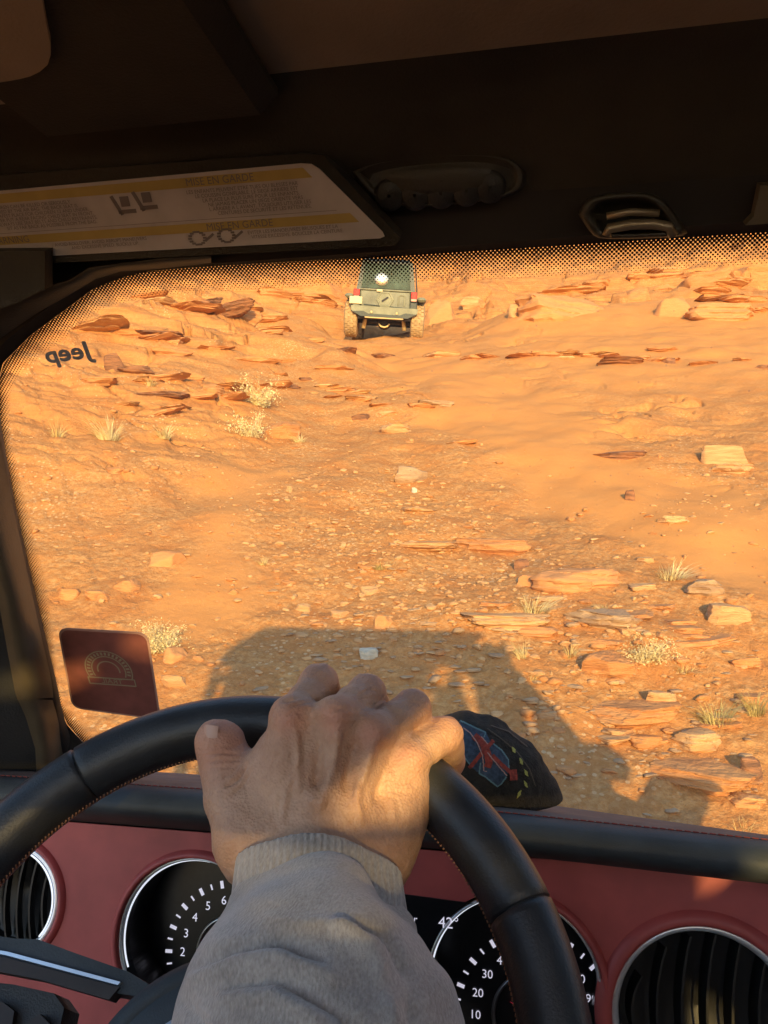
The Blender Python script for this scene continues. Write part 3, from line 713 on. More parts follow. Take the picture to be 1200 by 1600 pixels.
def resample(pl, n):
    pl = np.asarray(pl, float); d = np.r_[0, np.cumsum(np.linalg.norm(np.diff(pl, axis=0), axis=1))]
    t = np.linspace(0, d[-1], n); return np.stack([np.interp(t, d, pl[:, k]) for k in range(pl.shape[1])], -1)
def smooth_pl(pl, n, it=2):
    pl = np.asarray(pl, float)
    for _ in range(it):
        q = [pl[0]]
        for a, b in zip(pl[:-1], pl[1:]): q += [a*.75+b*.25, a*.25+b*.75]
        q.append(pl[-1]); pl = np.array(q)
    return resample(pl, n)
def pmirror(p): p = np.array(p, float); p[..., 0] = .4-p[..., 0]; return p      # about the car's middle x = .2
# ---- windshield
WN = np.array([0, -.476, -.28]); WN /= np.linalg.norm(WN); W0 = CAM+np.array([0, .52, .176])
WX = np.array([1., 0, 0]); WY = np.array([0, -.507, .862]); WY = WY-WN*(WY@WN); WY /= np.linalg.norm(WY)
def WS(px, py, off=0.0): return onplane(px, py, W0+WN*off, WN)
outer = [(600, 401), (420, 410), (300, 417), (233, 423), (200, 430), (150, 449), (100, 486), (50, 523), (7, 566), (-2, 600), (-1, 660), (7, 707), (20, 773), (34, 840), (48, 902), (68, 987), (85, 1057), (95, 1104), (106, 1130), (128, 1155), (160, 1185), (215, 1225), (300, 1275)]
inner = [(600, 446), (430, 450), (310, 456), (250, 460), (217, 467), (160, 481), (113, 520), (67, 553), (28, 590), (18, 613), (17, 645), (20, 690), (40, 773), (55, 840), (72, 902), (84, 975), (90, 1057), (99, 1098), (115, 1110), (138, 1140), (170, 1170), (225, 1208), (300, 1255)]
oL = np.array([WS(*q) for q in outer]); iL = np.array([WS(*q) for q in inner])
zt = oL[0][2]; zti = iL[0][2]
def yz(z): return W0[1] + (z-W0[2])*(WY[1]/WY[2])
topO = [np.array([x, yz(zt), zt]) for x in np.linspace(.38, -.05, 5)[:-1]]; topI = [np.array([x, yz(zti), zti]) for x in np.linspace(.38, -.05, 5)[:-1]]
NB = 160
O = resample(np.vstack([[[.2, yz(zt), zt]], [[.05, yz(zt), zt]], oL[1:]]), NB)
# pair every outer point with an inner one along the same outline parameter
def pair(o_, i_, n):
    o_, i_ = np.vstack([[[.2, yz(zt), zt]], [[.0, yz(zt), zt]], o_[1:]]), np.vstack([[[.2, yz(zti), zti]], [[.0, yz(zti), zti]], i_[1:]])
    m = len(o_); t = np.linspace(0, m-1, n); k = np.arange(m)
    f = lambda a: np.stack([np.interp(t, k, a[:, q]) for q in range(3)], -1)
    return f(o_), f(i_)
Op, Ip = pair(oL, iL, 240)
full_o = np.vstack([Op, pmirror(Op)[::-1][:-1]]); full_i = np.vstack([Ip, pmirror(Ip)[::-1][:-1]])
# (starts at the top middle, runs down the left side, along the bottom and up the right side)
full_o[:, 2] = full_o[:, 2]
g = G(); ctr = full_o.mean(0); ring = [p+(p-ctr)*.02 for p in full_o]
g.v = [tuple(p) for p in ring]; g.f = [tuple(range(len(ring)))]
glass = g.build('windshield', M['glass'], car, label='dusty glass pane with a dotted dark border')
def frit_mat():
    m = bpy.data.materials.new('dot_frit'); m.use_nodes = True; n = m.node_tree.nodes; l = m.node_tree.links; n.clear()
    out = n.new('ShaderNodeOutputMaterial'); tr = n.new('ShaderNodeBsdfTransparent'); df = n.new('ShaderNodeBsdfDiffuse'); df.inputs[0].default_value = (.03, .018, .012, 1)
    uvn = n.new('ShaderNodeUVMap'); uvn.uv_map = 'grid'; sx = n.new('ShaderNodeSeparateXYZ'); l.new(uvn.outputs[0], sx.inputs[0])
    at = n.new('ShaderNodeAttribute'); at.attribute_name = 'edge'
    def math_(op, a, b=None, c=None):
        x = n.new('ShaderNodeMath'); x.operation = op
        for k, q in enumerate((a, b, c)):
            if q is None: continue
            if isinstance(q, (int, float)): x.inputs[k].default_value = q
            else: l.new(q, x.inputs[k])
        return x.outputs[0]
    p = .00195
    a = math_('MULTIPLY', math_('ADD', sx.outputs[0], sx.outputs[1]), .7071/p*1.0); b = math_('MULTIPLY', math_('SUBTRACT', sx.outputs[0], sx.outputs[1]), .7071/p)
    fa = math_('SUBTRACT', math_('FRACT', a), .5); fb = math_('SUBTRACT', math_('FRACT', b), .5)
    d = math_('SQRT', math_('ADD', math_('MULTIPLY', fa, fa), math_('MULTIPLY', fb, fb)))
    rad = math_('MULTIPLY_ADD', math_('POWER', at.outputs['Fac'], 1.3), -.40, .55)
    ins = math_('LESS_THAN', d, rad)
    mx = n.new('ShaderNodeMixShader'); l.new(ins, mx.inputs[0]); l.new(tr.outputs[0], mx.inputs[1]); l.new(df.outputs[0], mx.inputs[2]); l.new(mx.outputs[0], out.inputs[0]); return m
M['frit'] = frit_mat()
n_ = len(full_o); rows = 5
FV = np.vstack([full_o*(1-t)+full_i*t + WN*.0012 for t in np.linspace(0, 1, rows)])
FQ = [(r_*n_+k, r_*n_+(k+1) % n_, (r_+1)*n_+(k+1) % n_, (r_+1)*n_+k) for r_ in range(rows-1) for k in range(n_)]
fo = mesh_obj('frit_band', FV, FQ, M['frit'], glass, label='dark band of fine dots round the glass')
ul = fo.data.uv_layers.new(name='grid'); uvs = [( (FV[l_.vertex_index]-W0)@WX, (FV[l_.vertex_index]-W0)@WY) for l_ in fo.data.loops]
ul.data.foreach_set('uv', np.array(uvs, dtype=np.float32).ravel())
ea = fo.data.attributes.new('edge', 'FLOAT', 'POINT'); ea.data.foreach_set('value', np.repeat(np.linspace(0, 1, rows), n_).astype(np.float32))
# black seal / frame round the glass
R1 = np.array([p + WN*.002 for p in full_o]); ctr = full_o.mean(0)
def outw(p, d):
    q = (p-ctr); q = q-WN*(q@WN); q /= np.linalg.norm(q); return p+q*d
R2 = np.array([outw(p, .010)+WN*.014 for p in full_o]); R3 = np.array([outw(p, .055)+WN*.016 for p in full_o]); R4 = np.array([outw(p, .055)-WN*.035 for p in full_o]); R5 = np.array([outw(p, .040)-WN*.03 for p in full_o])
loft([R1, R2, R3, R4, R5, R1], 'windshield_frame', mat('frame_black', (.016, .011, .008), .7, var=.2), car, closed=True, auto=40)
# lettering seen from behind, on a faint clear film
c = WS(105, 552, .0016)
exL = WS(141, 547, .0016)-WS(69, 557, .0016); exL /= np.linalg.norm(exL); eyL = np.cross(WN, exL); eyL *= np.sign(eyL[2]); eyL = eyL/np.linalg.norm(eyL)
def bold(txt, size, c, ex, ey, mirror, off):
    g = G()
    for dx, dy in ((0, 0), (off, 0), (-off, 0), (0, off), (0, -off), (off*.7, off*.7), (-off*.7, -off*.7), (off*.7, -off*.7), (-off*.7, off*.7)):
        text_geo(txt, size, c+ex*dx+ey*dy+np.cross(ex, ey)*(.00001*(dx*7+dy*11)/off if off else 0), ex, ey, mirror, g)
    return g
bold('Jeep', .0178, c, exL*1.28, eyL, True, .0006).build('lettering', M['glass_marks'], glass, label='mirrored grey lettering reading Jeep')
# maroon sticker with a crest, seen from its back
cs = [(91, 982), (232, 992), (251, 1110), (118, 1113)]
c4 = [WS(*q, .0016) for q in [(90, 980), (231, 988), (252, 1125), (113, 1106)]]
def quad_round(c4, r, n=8):
    out = []
    for k in range(4):
        p = c4[k]; a = c4[k-1]; b = c4[(k+1) % 4]; da = (a-p)/np.linalg.norm(a-p); db = (b-p)/np.linalg.norm(b-p)
        p0 = p+da*r; p1 = p+db*r
        for t in np.linspace(0, 1, n): out.append((1-t)**2*p0+2*t*(1-t)*p+t*t*p1)
    return out
M['sticker'] = mat('sticker_back', (.20, .065, .055), .6, var=.15, vscale=60)
M['sticker_edge'] = mat('sticker_edge', (.42, .24, .20), .6)
M['crest'] = mat('crest_print', (.27, .22, .15), .6)
g = G(); g.poly(quad_round(c4, .012), .0004, WN); st = g.build('sticker', M['sticker_edge'], glass, label='square maroon sticker with rounded corners, seen from its back')
cc = sum(c4)/4; c4i = [cc+(q-cc)*.955 for q in c4]
g = G(); g.poly([q+WN*.0005 for q in quad_round(c4i, .011)], .0003, WN); g.build('sticker_field', M['sticker'], glass)
sex = (c4[1]-c4[0]); sex /= np.linalg.norm(sex); sey = np.cross(WN, sex); sey *= np.sign(sey[2])
sc0 = WS(170, 1048, .0028); g = G()
def arcband(g, c, r0, r1, a0, a1, n=30):
    vs = [c + (sex*math.cos(R(a0+(a1-a0)*k/n))+sey*math.sin(R(a0+(a1-a0)*k/n)))*q for k in range(n+1) for q in (r0, r1)]
    g.add(vs, [(2*k, 2*k+1, 2*k+3, 2*k+2) for k in range(n)])
arcband(g, sc0, .0230, .0243, -25, 205); arcband(g, sc0, .0165, .0178, -25, 205); arcband(g, sc0, .0105, .0120, -10, 190)
for a in range(-15, 200, 11): arcband(g, sc0, .0185, .0222, a, a+6, 3)
for dy in (-.0095, -.0175): g.box(sc0+sey*dy, (.024, .0006, .0002), np.array([sex, sey, WN]))
for sx_ in (-1, 1): g.box(sc0+sey*-.0135+sex*.024*sx_, (.0006, .0042, .0002), np.array([sex, sey, WN]))
text_geo('TRAIL', .0085, sc0-sey*.0135, sex, sey, True, g)
g.build('crest', M['crest'], glass, label='round crest with a banner, printed on the sticker')
def smear_mat():
    m = bpy.data.materials.new('dried_smear'); m.use_nodes = True; n = m.node_tree.nodes; l = m.node_tree.links; n.clear(); out = n.new('ShaderNodeOutputMaterial')
    tr = n.new('ShaderNodeBsdfTransparent'); df = n.new('ShaderNodeBsdfDiffuse'); df.inputs[0].default_value = (.30, .30, .30, 1)
    g = n.new('ShaderNodeNewGeometry'); z = n.new('ShaderNodeTexNoise'); z.inputs['Scale'].default_value = 130; z.inputs['Detail'].default_value = 7; z.inputs['Roughness'].default_value = .7; l.new(g.outputs['Position'], z.inputs['Vector'])
    r_ = n.new('ShaderNodeMapRange'); r_.inputs['From Min'].default_value = .45; r_.inputs['From Max'].default_value = .72; r_.inputs['To Max'].default_value = .55; l.new(z.outputs['Fac'], r_.inputs['Value'])
    at = n.new('ShaderNodeAttribute'); at.attribute_name = 'fade'; mu = n.new('ShaderNodeMath'); mu.operation = 'MULTIPLY'; l.new(r_.outputs[0], mu.inputs[0]); l.new(at.outputs['Fac'], mu.inputs[1])
    x = n.new('ShaderNodeMixShader'); l.new(mu.outputs[0], x.inputs[0]); l.new(tr.outputs[0], x.inputs[1]); l.new(df.outputs[0], x.inputs[2]); l.new(x.outputs[0], out.inputs[0]); return m
sm = smooth_pl([(48, 575), (58, 620), (72, 680), (98, 740), (120, 800), (142, 870), (150, 930), (160, 985)], 40)
gv = []; 
for k, p in enumerate(sm):
    t = sm[min(k+1, 39)]-sm[max(k-1, 0)]; t /= np.linalg.norm(t); nn = np.array([-t[1], t[0]]); wd = 10+5*math.sin(k*.7)
    for q in (-1, 0, 1): gv.append(WS(*(p+nn*wd*q), .0022))
so_ = mesh_obj('dried_smear', gv, [(3*k+j, 3*k+j+1, 3*k+j+4, 3*k+j+3) for k in range(39) for j in (0, 1)], smear_mat(), glass, label='thin grey dried smear running down the glass')
fa_ = so_.data.attributes.new('fade', 'FLOAT', 'POINT'); fa_.data.foreach_set('value', np.tile([0, 1, 0], 40).astype(np.float32))
# ---- header, roof and what hangs there
HN = np.array([0, -.095, -.065]); HN /= np.linalg.norm(HN); H0 = CAM+np.array([0, .505, .17])
def HD(px, py, off=0.0): return onplane(px, py, H0+HN*off, HN)
xs = np.linspace(-.50, .90, 30)
prof = [(.530, .190), (.512, .186), (.503, .190), (.496, .196), (.450, .224), (.445, .235), (.43, .243), (.40, .246)]
loft([[CAM+np.array([x, y, z]) for x in xs] for y, z in prof], 'header_trim', M['headliner'], car, auto=50)
g = G(); g.box(CAM+np.array([.2, .20, .264]), (.65, .24, .019), bev=.015); g.build('roof_panel', M['roof_panel'], car, auto=30, label='pale tan underside of the hard roof')
g = G()
for x0, x1, y0, y1 in ((-.29, -.14, .02, .425), ): g.box(CAM+np.array([(x0+x1)/2, (y0+y1)/2, .238]), ((x1-x0)/2, (y1-y0)/2, .012), bev=.01)
g.build('roof_pad', M['headliner'], car, auto=30)
zp = np.array([0, 0, 1.]); zq = CAM+np.array([0, 0, .222])
g = G(); g.poly([onplane(*q, zq, zp) for q in smooth_pl([(-90, -60), (58, -60), (70, 30), (84, 92), (58, 118), (10, 128), (-90, 140), (-90, -60)], 40, 2)[:-1]], .006, zp); g.build('roof_corner_pad', M['roof_panel'], car)
# sun visor with its printed warning label
vis = [HD(*q, .018) for q in [(-320, 285), (-60, 278), (470, 240), (505, 243), (625, 372), (618, 384), (-60, 418), (-320, 430)]]
g = G(); g.poly(vis, .014, -HN); visor = g.build('sun_visor', M['headliner'], car, label='folded dark sun visor with a warning label')
lab = [HD(*q, .0186) for q in [(-260, 316), (484, 255), (600, 368), (12, 403), (-10, 392), (-260, 404)]]
lab = [HD(*q, .0186) for q in [(-260, 317), (0, 298), (470, 255), (487, 256), (500, 264), (598, 362), (601, 369), (594, 372), (14, 403), (2, 397), (-12, 384), (-260, 400)]]
g = G(); g.poly(lab, .0006, HN); g.build('warning_label', M['label_white'], visor, label='pale label with two yellow warning strips')
def hline(t, x0, x1, th, g):     # t: 0 top .. 1 bottom of the label, x in px at the top row
    def pt(x, tt):
        ya = 298+(255-298)*(x/485); yb = 403+(368-403)*((x+115*tt)/600)
        return HD(x+115*tt, ya+(yb-ya)*tt, .0195)
    a, b = pt(x0, t), pt(x1, t); c_, d = pt(x1, t+th), pt(x0, t+th); g.add([a, b, c_, d], [(0, 1, 2, 3)])
g = G(); hline(.045, -200, 468, .13, g); hline(.665, -260, 470, .13, g); g.build('yellow_strip', M['label_yellow'], visor)
g = G(); rg = np.random.default_rng(4)
def words(t, x0, x1, th=.018):
    x = x0
    while x < x1:
        w_ = rg.uniform(6, 26); hline(t, x, min(x+w_, x1), th, g); x += w_+3
def htext(txt, x, t, size):
    c_ = (lambda x, tt: HD(x+115*tt, (298+(255-298)*(x/485))*(1-tt)+(403+(368-403)*((x+115*tt)/600))*tt, .0197))(x, t)
    ex = HD(700, 300)-HD(600, 307); ex = np.array([1., 0, 0]); ey = np.cross(HN, ex); ey *= np.sign(ey[2]); text_geo(txt, size, c_, ex, ey, False, g)
TX = ['CHILDREN CAN BE KILLED OR SERIOUSLY', 'INJURED BY THE AIR BAG. THE BACK SEAT IS', 'THE SAFEST PLACE FOR CHILDREN 12 AND UNDER.', 'NEVER PUT A REAR FACING CHILD SEAT IN FRONT.', 'ALWAYS USE SEAT BELTS AND CHILD RESTRAINTS.', 'SIT AS FAR BACK AS POSSIBLE FROM THE BAG.']
TF = ['LES ENFANTS PEUVENT ETRE TUES OU BLESSES PAR', 'LE COUSSIN GONFLABLE. LE SIEGE ARRIERE EST', 'LA PLACE LA PLUS SURE POUR LES ENFANTS.', 'NE JAMAIS PLACER UN SIEGE ORIENTE VERS', 'L ARRIERE A L AVANT. TOUJOURS UTILISER LES', 'CEINTURES DE SECURITE ET LES RETENUES.']
for k in range(6):
    htext(TX[k], 18, .235+.062*k, .0031); htext(TF[k], 350, .235+.062*k, .0031)
for k, tx in enumerate(['AVOID ROLLOVER: AVOID ABRUPT MANEUVERS', 'AND EXCESSIVE SPEED. BUCKLE UP.']): htext(tx, 60, .84+.065*k, .0030)
for k, tx in enumerate(['EVITER LES MANOEUVRES BRUSQUES ET LA', 'VITESSE EXCESSIVE. BOUCLER LA CEINTURE.']): htext(tx, 360, .84+.065*k, .0030)
hline(.615, -260, 455, .006, g)
htext('MISE EN GARDE', 330, .11, .0062); htext('MISE EN GARDE', 290, .73, .0062); htext('WARNING', -70, .73, .0062)
for x in (262, 222, -112): pass
# small pictograms: seat with child, airbag
for (x, t) in ((148, .36), (185, .33), (205, .90), (250, .90)):
    c_ = HD(x+115*t, 298-43*(x/485)+105*t-2, .0196); ex = np.array([1., 0, 0]); ey = np.cross(HN, ex); ey *= np.sign(ey[2]); A_ = np.array([ex, ey, HN])
    if t < .5:
        g.box(c_+ex*-.003, (.0012, .0065, .0001), np.array([ex*.9+ey*.3, ey*.9-ex*.35, HN])); g.box(c_+ex*.003+ey*-.004, (.006, .0012, .0001), A_); g.box(c_+ex*.003+ey*.002, (.0030, .0030, .0001), A_)
    else:
        for q in range(14): g.box(c_+ex*.005*math.cos(q*.45)+ey*.004*math.sin(q*.45), (.0012, .0006, .0001), A_)
        g.box(c_+ex*.008, (.004, .0008, .0001), np.array([ex*.8+ey*.5, ey*.8-ex*.5, HN]))
g.build('label_print', M['label_ink'], visor)
# overhead lamp module
oc = [(550, 268), (575, 256), (640, 246), (720, 241), (790, 243), (818, 262), (820, 285), (805, 303), (740, 316), (650, 323), (600, 318), (572, 298)]
oc = smooth_pl(oc+[oc[0]], 61, 2)[:-1]; cx, cy = 690, 283
def ring_(s, off): return [HD(cx+(p[0]-cx)*s, cy+(p[1]-cy)*s, off) for p in oc]
con = loft([ring_(1.03, .0), ring_(1.0, .006), ring_(.97, .009), ring_(.90, .006), ring_(.86, .004), ring_(.6, .009), ring_(.3, .011), ring_(.02, .011)], 'overhead_console', M['trim_dark'], car, closed=True)
g = G()
for px, py in ((610, 303), (650, 302), (690, 299), (730, 295), (766, 290)): g.lathe(HD(px, py, .004), HN, [(.0095, 0), (.0095, .004), (.007, .0055), (.001, .006)], 20)
g.build('reading_lamp', M['black_plastic'], con, smooth=True)
# roof latch
lt = smooth_pl([(905, 335), (912, 315), (935, 304), (1005, 300), (1035, 308), (1075, 362), (1068, 368), (1040, 371), (940, 374), (925, 366), (905, 335)], 50, 2)[:-1]; lx, ly = 985, 340
def rl(s, off, dy=0): return [HD(lx+(p[0]-lx)*s, ly+dy+(p[1]-ly)*s, off) for p in lt]
lat = loft([rl(1.02, 0), rl(1.0, .014), rl(.93, .017), rl(.80, .017), rl(.72, .006), rl(.02, .004)], 'roof_latch', M['trim_dark'], car, closed=True, label='black latch housing at the top of the windshield')
g = G(); g.tube([HD(x, y, .017) for x, y in [(948, 368), (952, 357), (985, 351), (1020, 350), (1045, 354), (1052, 368)]], [.003]*6, 8); g.tube([HD(x, y, .016) for x, y in [(948, 338), (985, 331), (1030, 333)]], .0022, 8)
g.build('latch_handle', mat('latch_metal', (.30, .24, .16), .4, .6), lat, smooth=True)
g = G(); g.poly([HD(*q, .014) for q in [(1188, 290), (1260, 285), (1260, 345), (1165, 352), (1178, 338)]], .008, -HN); g.build('visor_clip', M['trim_olive'], car)
# corner and pillar trim
def ribbon(a, b, off_a, off_b, name, m, bulge=.01, n=40, rows=7, **k):
    a = resample(a, n); b = resample(b, n); pls = []
    for t in np.linspace(0, 1, rows):
        pls.append([WS(*(p*(1-t)+q*t), off_a*(1-t)+off_b*t+bulge*math.sin(math.pi*t)) for p, q in zip(a, b)])
    return loft(pls, name, m, car, **k)
ribbon([(330, 411), (250, 420), (190, 424), (150, 436), (110, 460), (60, 488), (20, 515), (-30, 550)], [(330, 400), (250, 404), (185, 412), (140, 418), (108, 438), (40, 455), (0, 463), (-90, 500)], .016, .035, 'corner_trim', M['trim_dark'], .006)
ribbon([(-20, 548), (-6, 600), (-3, 660), (8, 720), (20, 790), (44, 900), (66, 1000), (80, 1060), (84, 1090)], [(-140, 560), (-120, 620), (-90, 700), (-60, 780), (-30, 850), (-4, 930), (12, 1020), (24, 1084), (26, 1094)], .016, .05, 'pillar_trim', M['trim_olive'], .014, label='olive brown plastic trim of the left windshield pillar')
ribbon([(84, 1094), (92, 1130), (99, 1180), (108, 1240)], [(24, 1090), (40, 1120), (55, 1170), (60, 1260)], .016, .05, 'pillar_base_trim', M['trim_olive'], .012)
ribbon([(-16, 548), (-2, 600), (1, 660), (11, 720), (24, 790), (50, 905), (70, 990), (87, 1060), (97, 1110), (112, 1160), (122, 1200)], [(-24, 548), (-8, 600), (-5, 660), (6, 720), (18, 790), (42, 905), (62, 1000), (78, 1070), (88, 1130), (99, 1180), (108, 1240)], .006, .018, 'pillar_seal', M['black_plastic'], .002)
ribbon([(-30, 850), (-4, 930), (12, 1020), (24, 1084), (40, 1120), (55, 1170), (60, 1280)], [(-260, 820), (-250, 930), (-240, 1020), (-230, 1084), (-220, 1120), (-210, 1170), (-210, 1280)], .05, .10, 'door_trim', M['fabric_dark'], .01)
ribbon([(-140, 560), (-120, 620), (-90, 700), (-60, 780), (-30, 850)], [(-260, 560), (-260, 620), (-260, 700), (-260, 780), (-260, 850)], .05, .08, 'pillar_side_trim', M['trim_dark'], .01)
g = G(); g.box(CAM+np.array([-.47, .22, .240]), (.05, .27, .055), bev=.03); g.build('roof_rail', M['headliner'], car, auto=30)
g = G(); g.box(CAM+np.array([.87, .22, .240]), (.05, .27, .055), bev=.03); g.build('roof_rail', M['headliner'], car, auto=30)
g = G(); g.poly([WS(*q, .05) for q in [(-300, 395), (70, 392), (70, 452), (20, 476), (-300, 580)]], .01, -WN); g.build('side_header_trim', M['headliner'], car)
# mirrored pillar on the far side
g = G(); ex_ = np.array([1., 0, 0])
g.tube([CAM+np.array([.85, .52, .20]), CAM+np.array([.91, .66, -.03]), CAM+np.array([.985, .80, -.30])], [.045, .05, .06], 12); g.build('right_pillar', M['trim_olive'], car, smooth=True)
g = G(); g.tube([CAM+np.array([-.51, .47, .22]), CAM+np.array([-.62, .68, -.03]), CAM+np.array([-.70, .82, -.30])], [.04, .045, .05], 12); g.build('left_pillar', M['trim_dark'], car, smooth=True)

# ---- dashboard
def shear(p, w_=1.0, far=0.0):
    p = np.array(p, float); t = max(0.0, min(p[0]+.10, .42)); p[1] = CAM[1]+(p[1]-CAM[1])*(1-.16*t*w_); p[2] -= .03*t*far; return p
def zrow(row, y): r_ = ray(800, row); return r_[2]*(y/r_[1])
prof = [(.86, zrow(1262, .80)-.03), (.80, zrow(1252, .78)), (.74, zrow(1252, .74)), (.70, zrow(1254, .70)), (.66, zrow(1258, .66)), (.637, zrow(1265, .637))]
xs = np.linspace(-.66, 1.06, 60)
dash = loft([[shear(CAM+np.array([x, y, z]), 1, far=sstep(.64, .74, y)) for x in xs] for y, z in prof], 'dashboard', M['dash_top'], car, auto=50, label='brown stitched top of the dashboard')
prof2 = [(.6372, zrow(1265, .637)-.0005), (.628, zrow(1269, .628)), (.616, zrow(1280, .616)), (.609, zrow(1296, .609)), (.607, zrow(1308, .607)), (.610, zrow(1317, .610)), (.618, zrow(1324, .618)), (.630, zrow(1330, .630)), (.650, zrow(1336, .650))]
loft([[shear(CAM+np.array([x, y, z]), 1-sstep(.625, .65, y)*(z < zrow(1325, y))) for x in xs] for y, z in prof2], 'dash_pad', M['dash_pad'], dash, smooth=True, label='blue-black padded roll along the dashboard')
g = G(); zs = zrow(1266.5, .634)
for k in range(290):
    x = -.62+k*.0056; g.tube([shear(CAM+np.array([x, .6345, zs+.0008])), shear(CAM+np.array([x+.0038, .6335, zs+.0010]))], .0005, 5)
g.build('stitching', M['gauge_red'] if False else mat('red_thread', (.16, .03, .03), .8), dash)
# defroster rail at the foot of the glass
DN = np.array([0, -1, .15]); DN /= np.linalg.norm(DN); D0 = CAM+np.array([0, .642, -.30]); DX = np.array([1., 0, 0]); DY = np.cross(DN, DX); DY *= np.sign(DY[2])
def DP(px, py, off=0.0): return onplane(px, py, D0+DN*off, DN)
def dxy(p): q = p-D0; return (float(q@DX), float(q@DY))
GL = DP(302, 1473); GR = DP(802, 1543); VL = DP(18, 1404); VR = DP(1103, 1598)
rG, rV = .0672, .0665
holes = [circ(*dxy(GL), rG+.003), circ(*dxy(GR), rG+.003), circ(*dxy(VL), rV-.012 if False else .0460), circ(*dxy(VR), rV+.003)]
rVL = .0435
yt = dxy(DP(800, 1338))[1]
g = curve_fill([(-.66, yt), (1.06, yt), (1.06, yt-.30), (-.66, yt-.30)], holes, D0, DX, -DY if np.dot(np.cross(DX, DY), DN) < 0 else DY, .002)
face = g.build('red_panel', M['red_trim'], dash, label='dusty red panel across the dashboard')
g = G(); g.box(CAM+np.array([.2, .76, -.46]), (.84, .06, .15)); g.build('dash_core', M['dash_dark'], dash)
def bezel(c, r_, hump, name, m, a0=0, a1=360.1):
    return G().lathe(c, DN, [(r_+hump*1.9, -.002), (r_+hump*1.6, .0022), (r_+hump*1.1, .0055), (r_+hump*.6, .0065), (r_+hump*.2, .0050), (r_+.0005, .001), (r_-.001, -.006)], 96, R(a0), R(a1)).build(name, m, dash, smooth=True)
for c, r_, a0, a1 in ((GL, rG, 228, 450), (GR, rG, 95, 275)): bezel(c, r_, .0042, 'gauge_bezel', M['red_trim'], a0, a1)
bezel(VL, rVL*1.1, .0035, 'vent_bezel', M['red_trim']); bezel(VR, rV, .0070, 'vent_bezel', M['red_trim'])
def dial(c, cdir, r_, name, lbl):
    gd = G().lathe(c, DN, [(r_-.002, -.001), (r_-.0035, -.01), (r_-.001, -.05), (r_, -.0505)], 72).build('instrument_gauge', M['gauge_black'], dash, smooth=True, label=lbl)
    return gd
DEEP = -.050
def DD_(px, py, off=0.0): return onplane(px, py, D0+DN*(DEEP+off), DN)
def make_gauge(c, cpx, nums, a_of, lbl, rt_, rn, unit, ring_lit):
    gg = G().lathe(c, DN, [(rG-.0015, -.002), (rG-.003, -.012), (rG-.002, -.0485)], 72)
    dc = DD_(*cpx); n0 = len(gg.v)
    gg.lathe(dc, DN, [(.105, 0), (.0001, 0)], 64)
    gd = gg.build('instrument_gauge', M['gauge_black'], car, smooth=False, label=lbl)
    G().lathe(c, DN, [(rG-.0022, -.001), (rG-.0012, .0012), (rG-.0002, .0014), (rG+.0006, -.001)], 96).build('ring', M['ring_metal'], gd, smooth=True)
    G().lathe(c, DN, [(rG-.0034, -.004), (rG-.0022, -.0032), (rG-.0018, -.004)], 96, R(ring_lit[0]), R(ring_lit[1])).build('light_ring', M['ring_light'], gd, smooth=True)
    tk = G(); nm = G(); A3 = lambda a: np.array([DX*math.cos(a)+DY*math.sin(a), -DX*math.sin(a)+DY*math.cos(a), DN])
    for (txt, val) in nums:
        a = R(a_of(val)); e = DX*math.cos(a)+DY*math.sin(a)
        tk.box(dc+e*rt_+DN*.0012, (.0032, .0014, .0003), A3(a)); text_geo(txt, .0105 if len(txt) < 2 else .0095, dc+e*rn+DN*.0016, DX, DY, False, nm)
    vals = [v for _, v in nums]; st_ = vals[1]-vals[0]
    for v in np.arange(vals[0], vals[-1]+.01, st_/2):
        a = R(a_of(v)); e = DX*math.cos(a)+DY*math.sin(a); tk.box(dc+e*rt_+DN*.0010, (.0024, .0007, .0002), A3(a))
    tk.build('tick_marks', M['gauge_white'], gd); nm.build('numerals', M['gauge_white'], gd)
    G().lathe(dc, DN, [(rn*.66, .001), (rn*.68, .003), (rn*.71, .003), (rn*.73, .001)], 64).build('inner_ring', M['satin_metal'], gd, smooth=True)
    return gd, dc
pxm = .69/1250
gl_, dcl = make_gauge(GL, (362, 1492), [(str(k), k) for k in range(0, 9)], lambda v: 182-20*(v-2), 'left round gauge with numbers 0 to 8', .0595, .0460, '', (262, 385))
gr_, dcr = make_gauge(GR, (836, 1590), [(str(k), k) for k in range(0, 130, 10)], lambda v: 163-2*(v-20), 'right round gauge with numbers in tens', .0640, .0490, '', (278, 372))
for gd, dc, a in ((gl_, dcl, 215), (gr_, dcr, 150)):
    e = DX*math.cos(R(a))+DY*math.sin(R(a)); s_ = DX*-math.sin(R(a))+DY*math.cos(R(a))
    if gd is gr_: G().add([dc+DN*.004-s_*.0012, dc+DN*.004+s_*.0012, dc+e*.024+DN*.004], [(0, 1, 2)]).build('needle', M['gauge_red'], gd)
    else: G().add([dc+DN*.004-s_*.0012, dc+DN*.004+s_*.0012, dc+e*.04+DN*.004], [(0, 1, 2)]).build('needle', M['gauge_red'], gd)
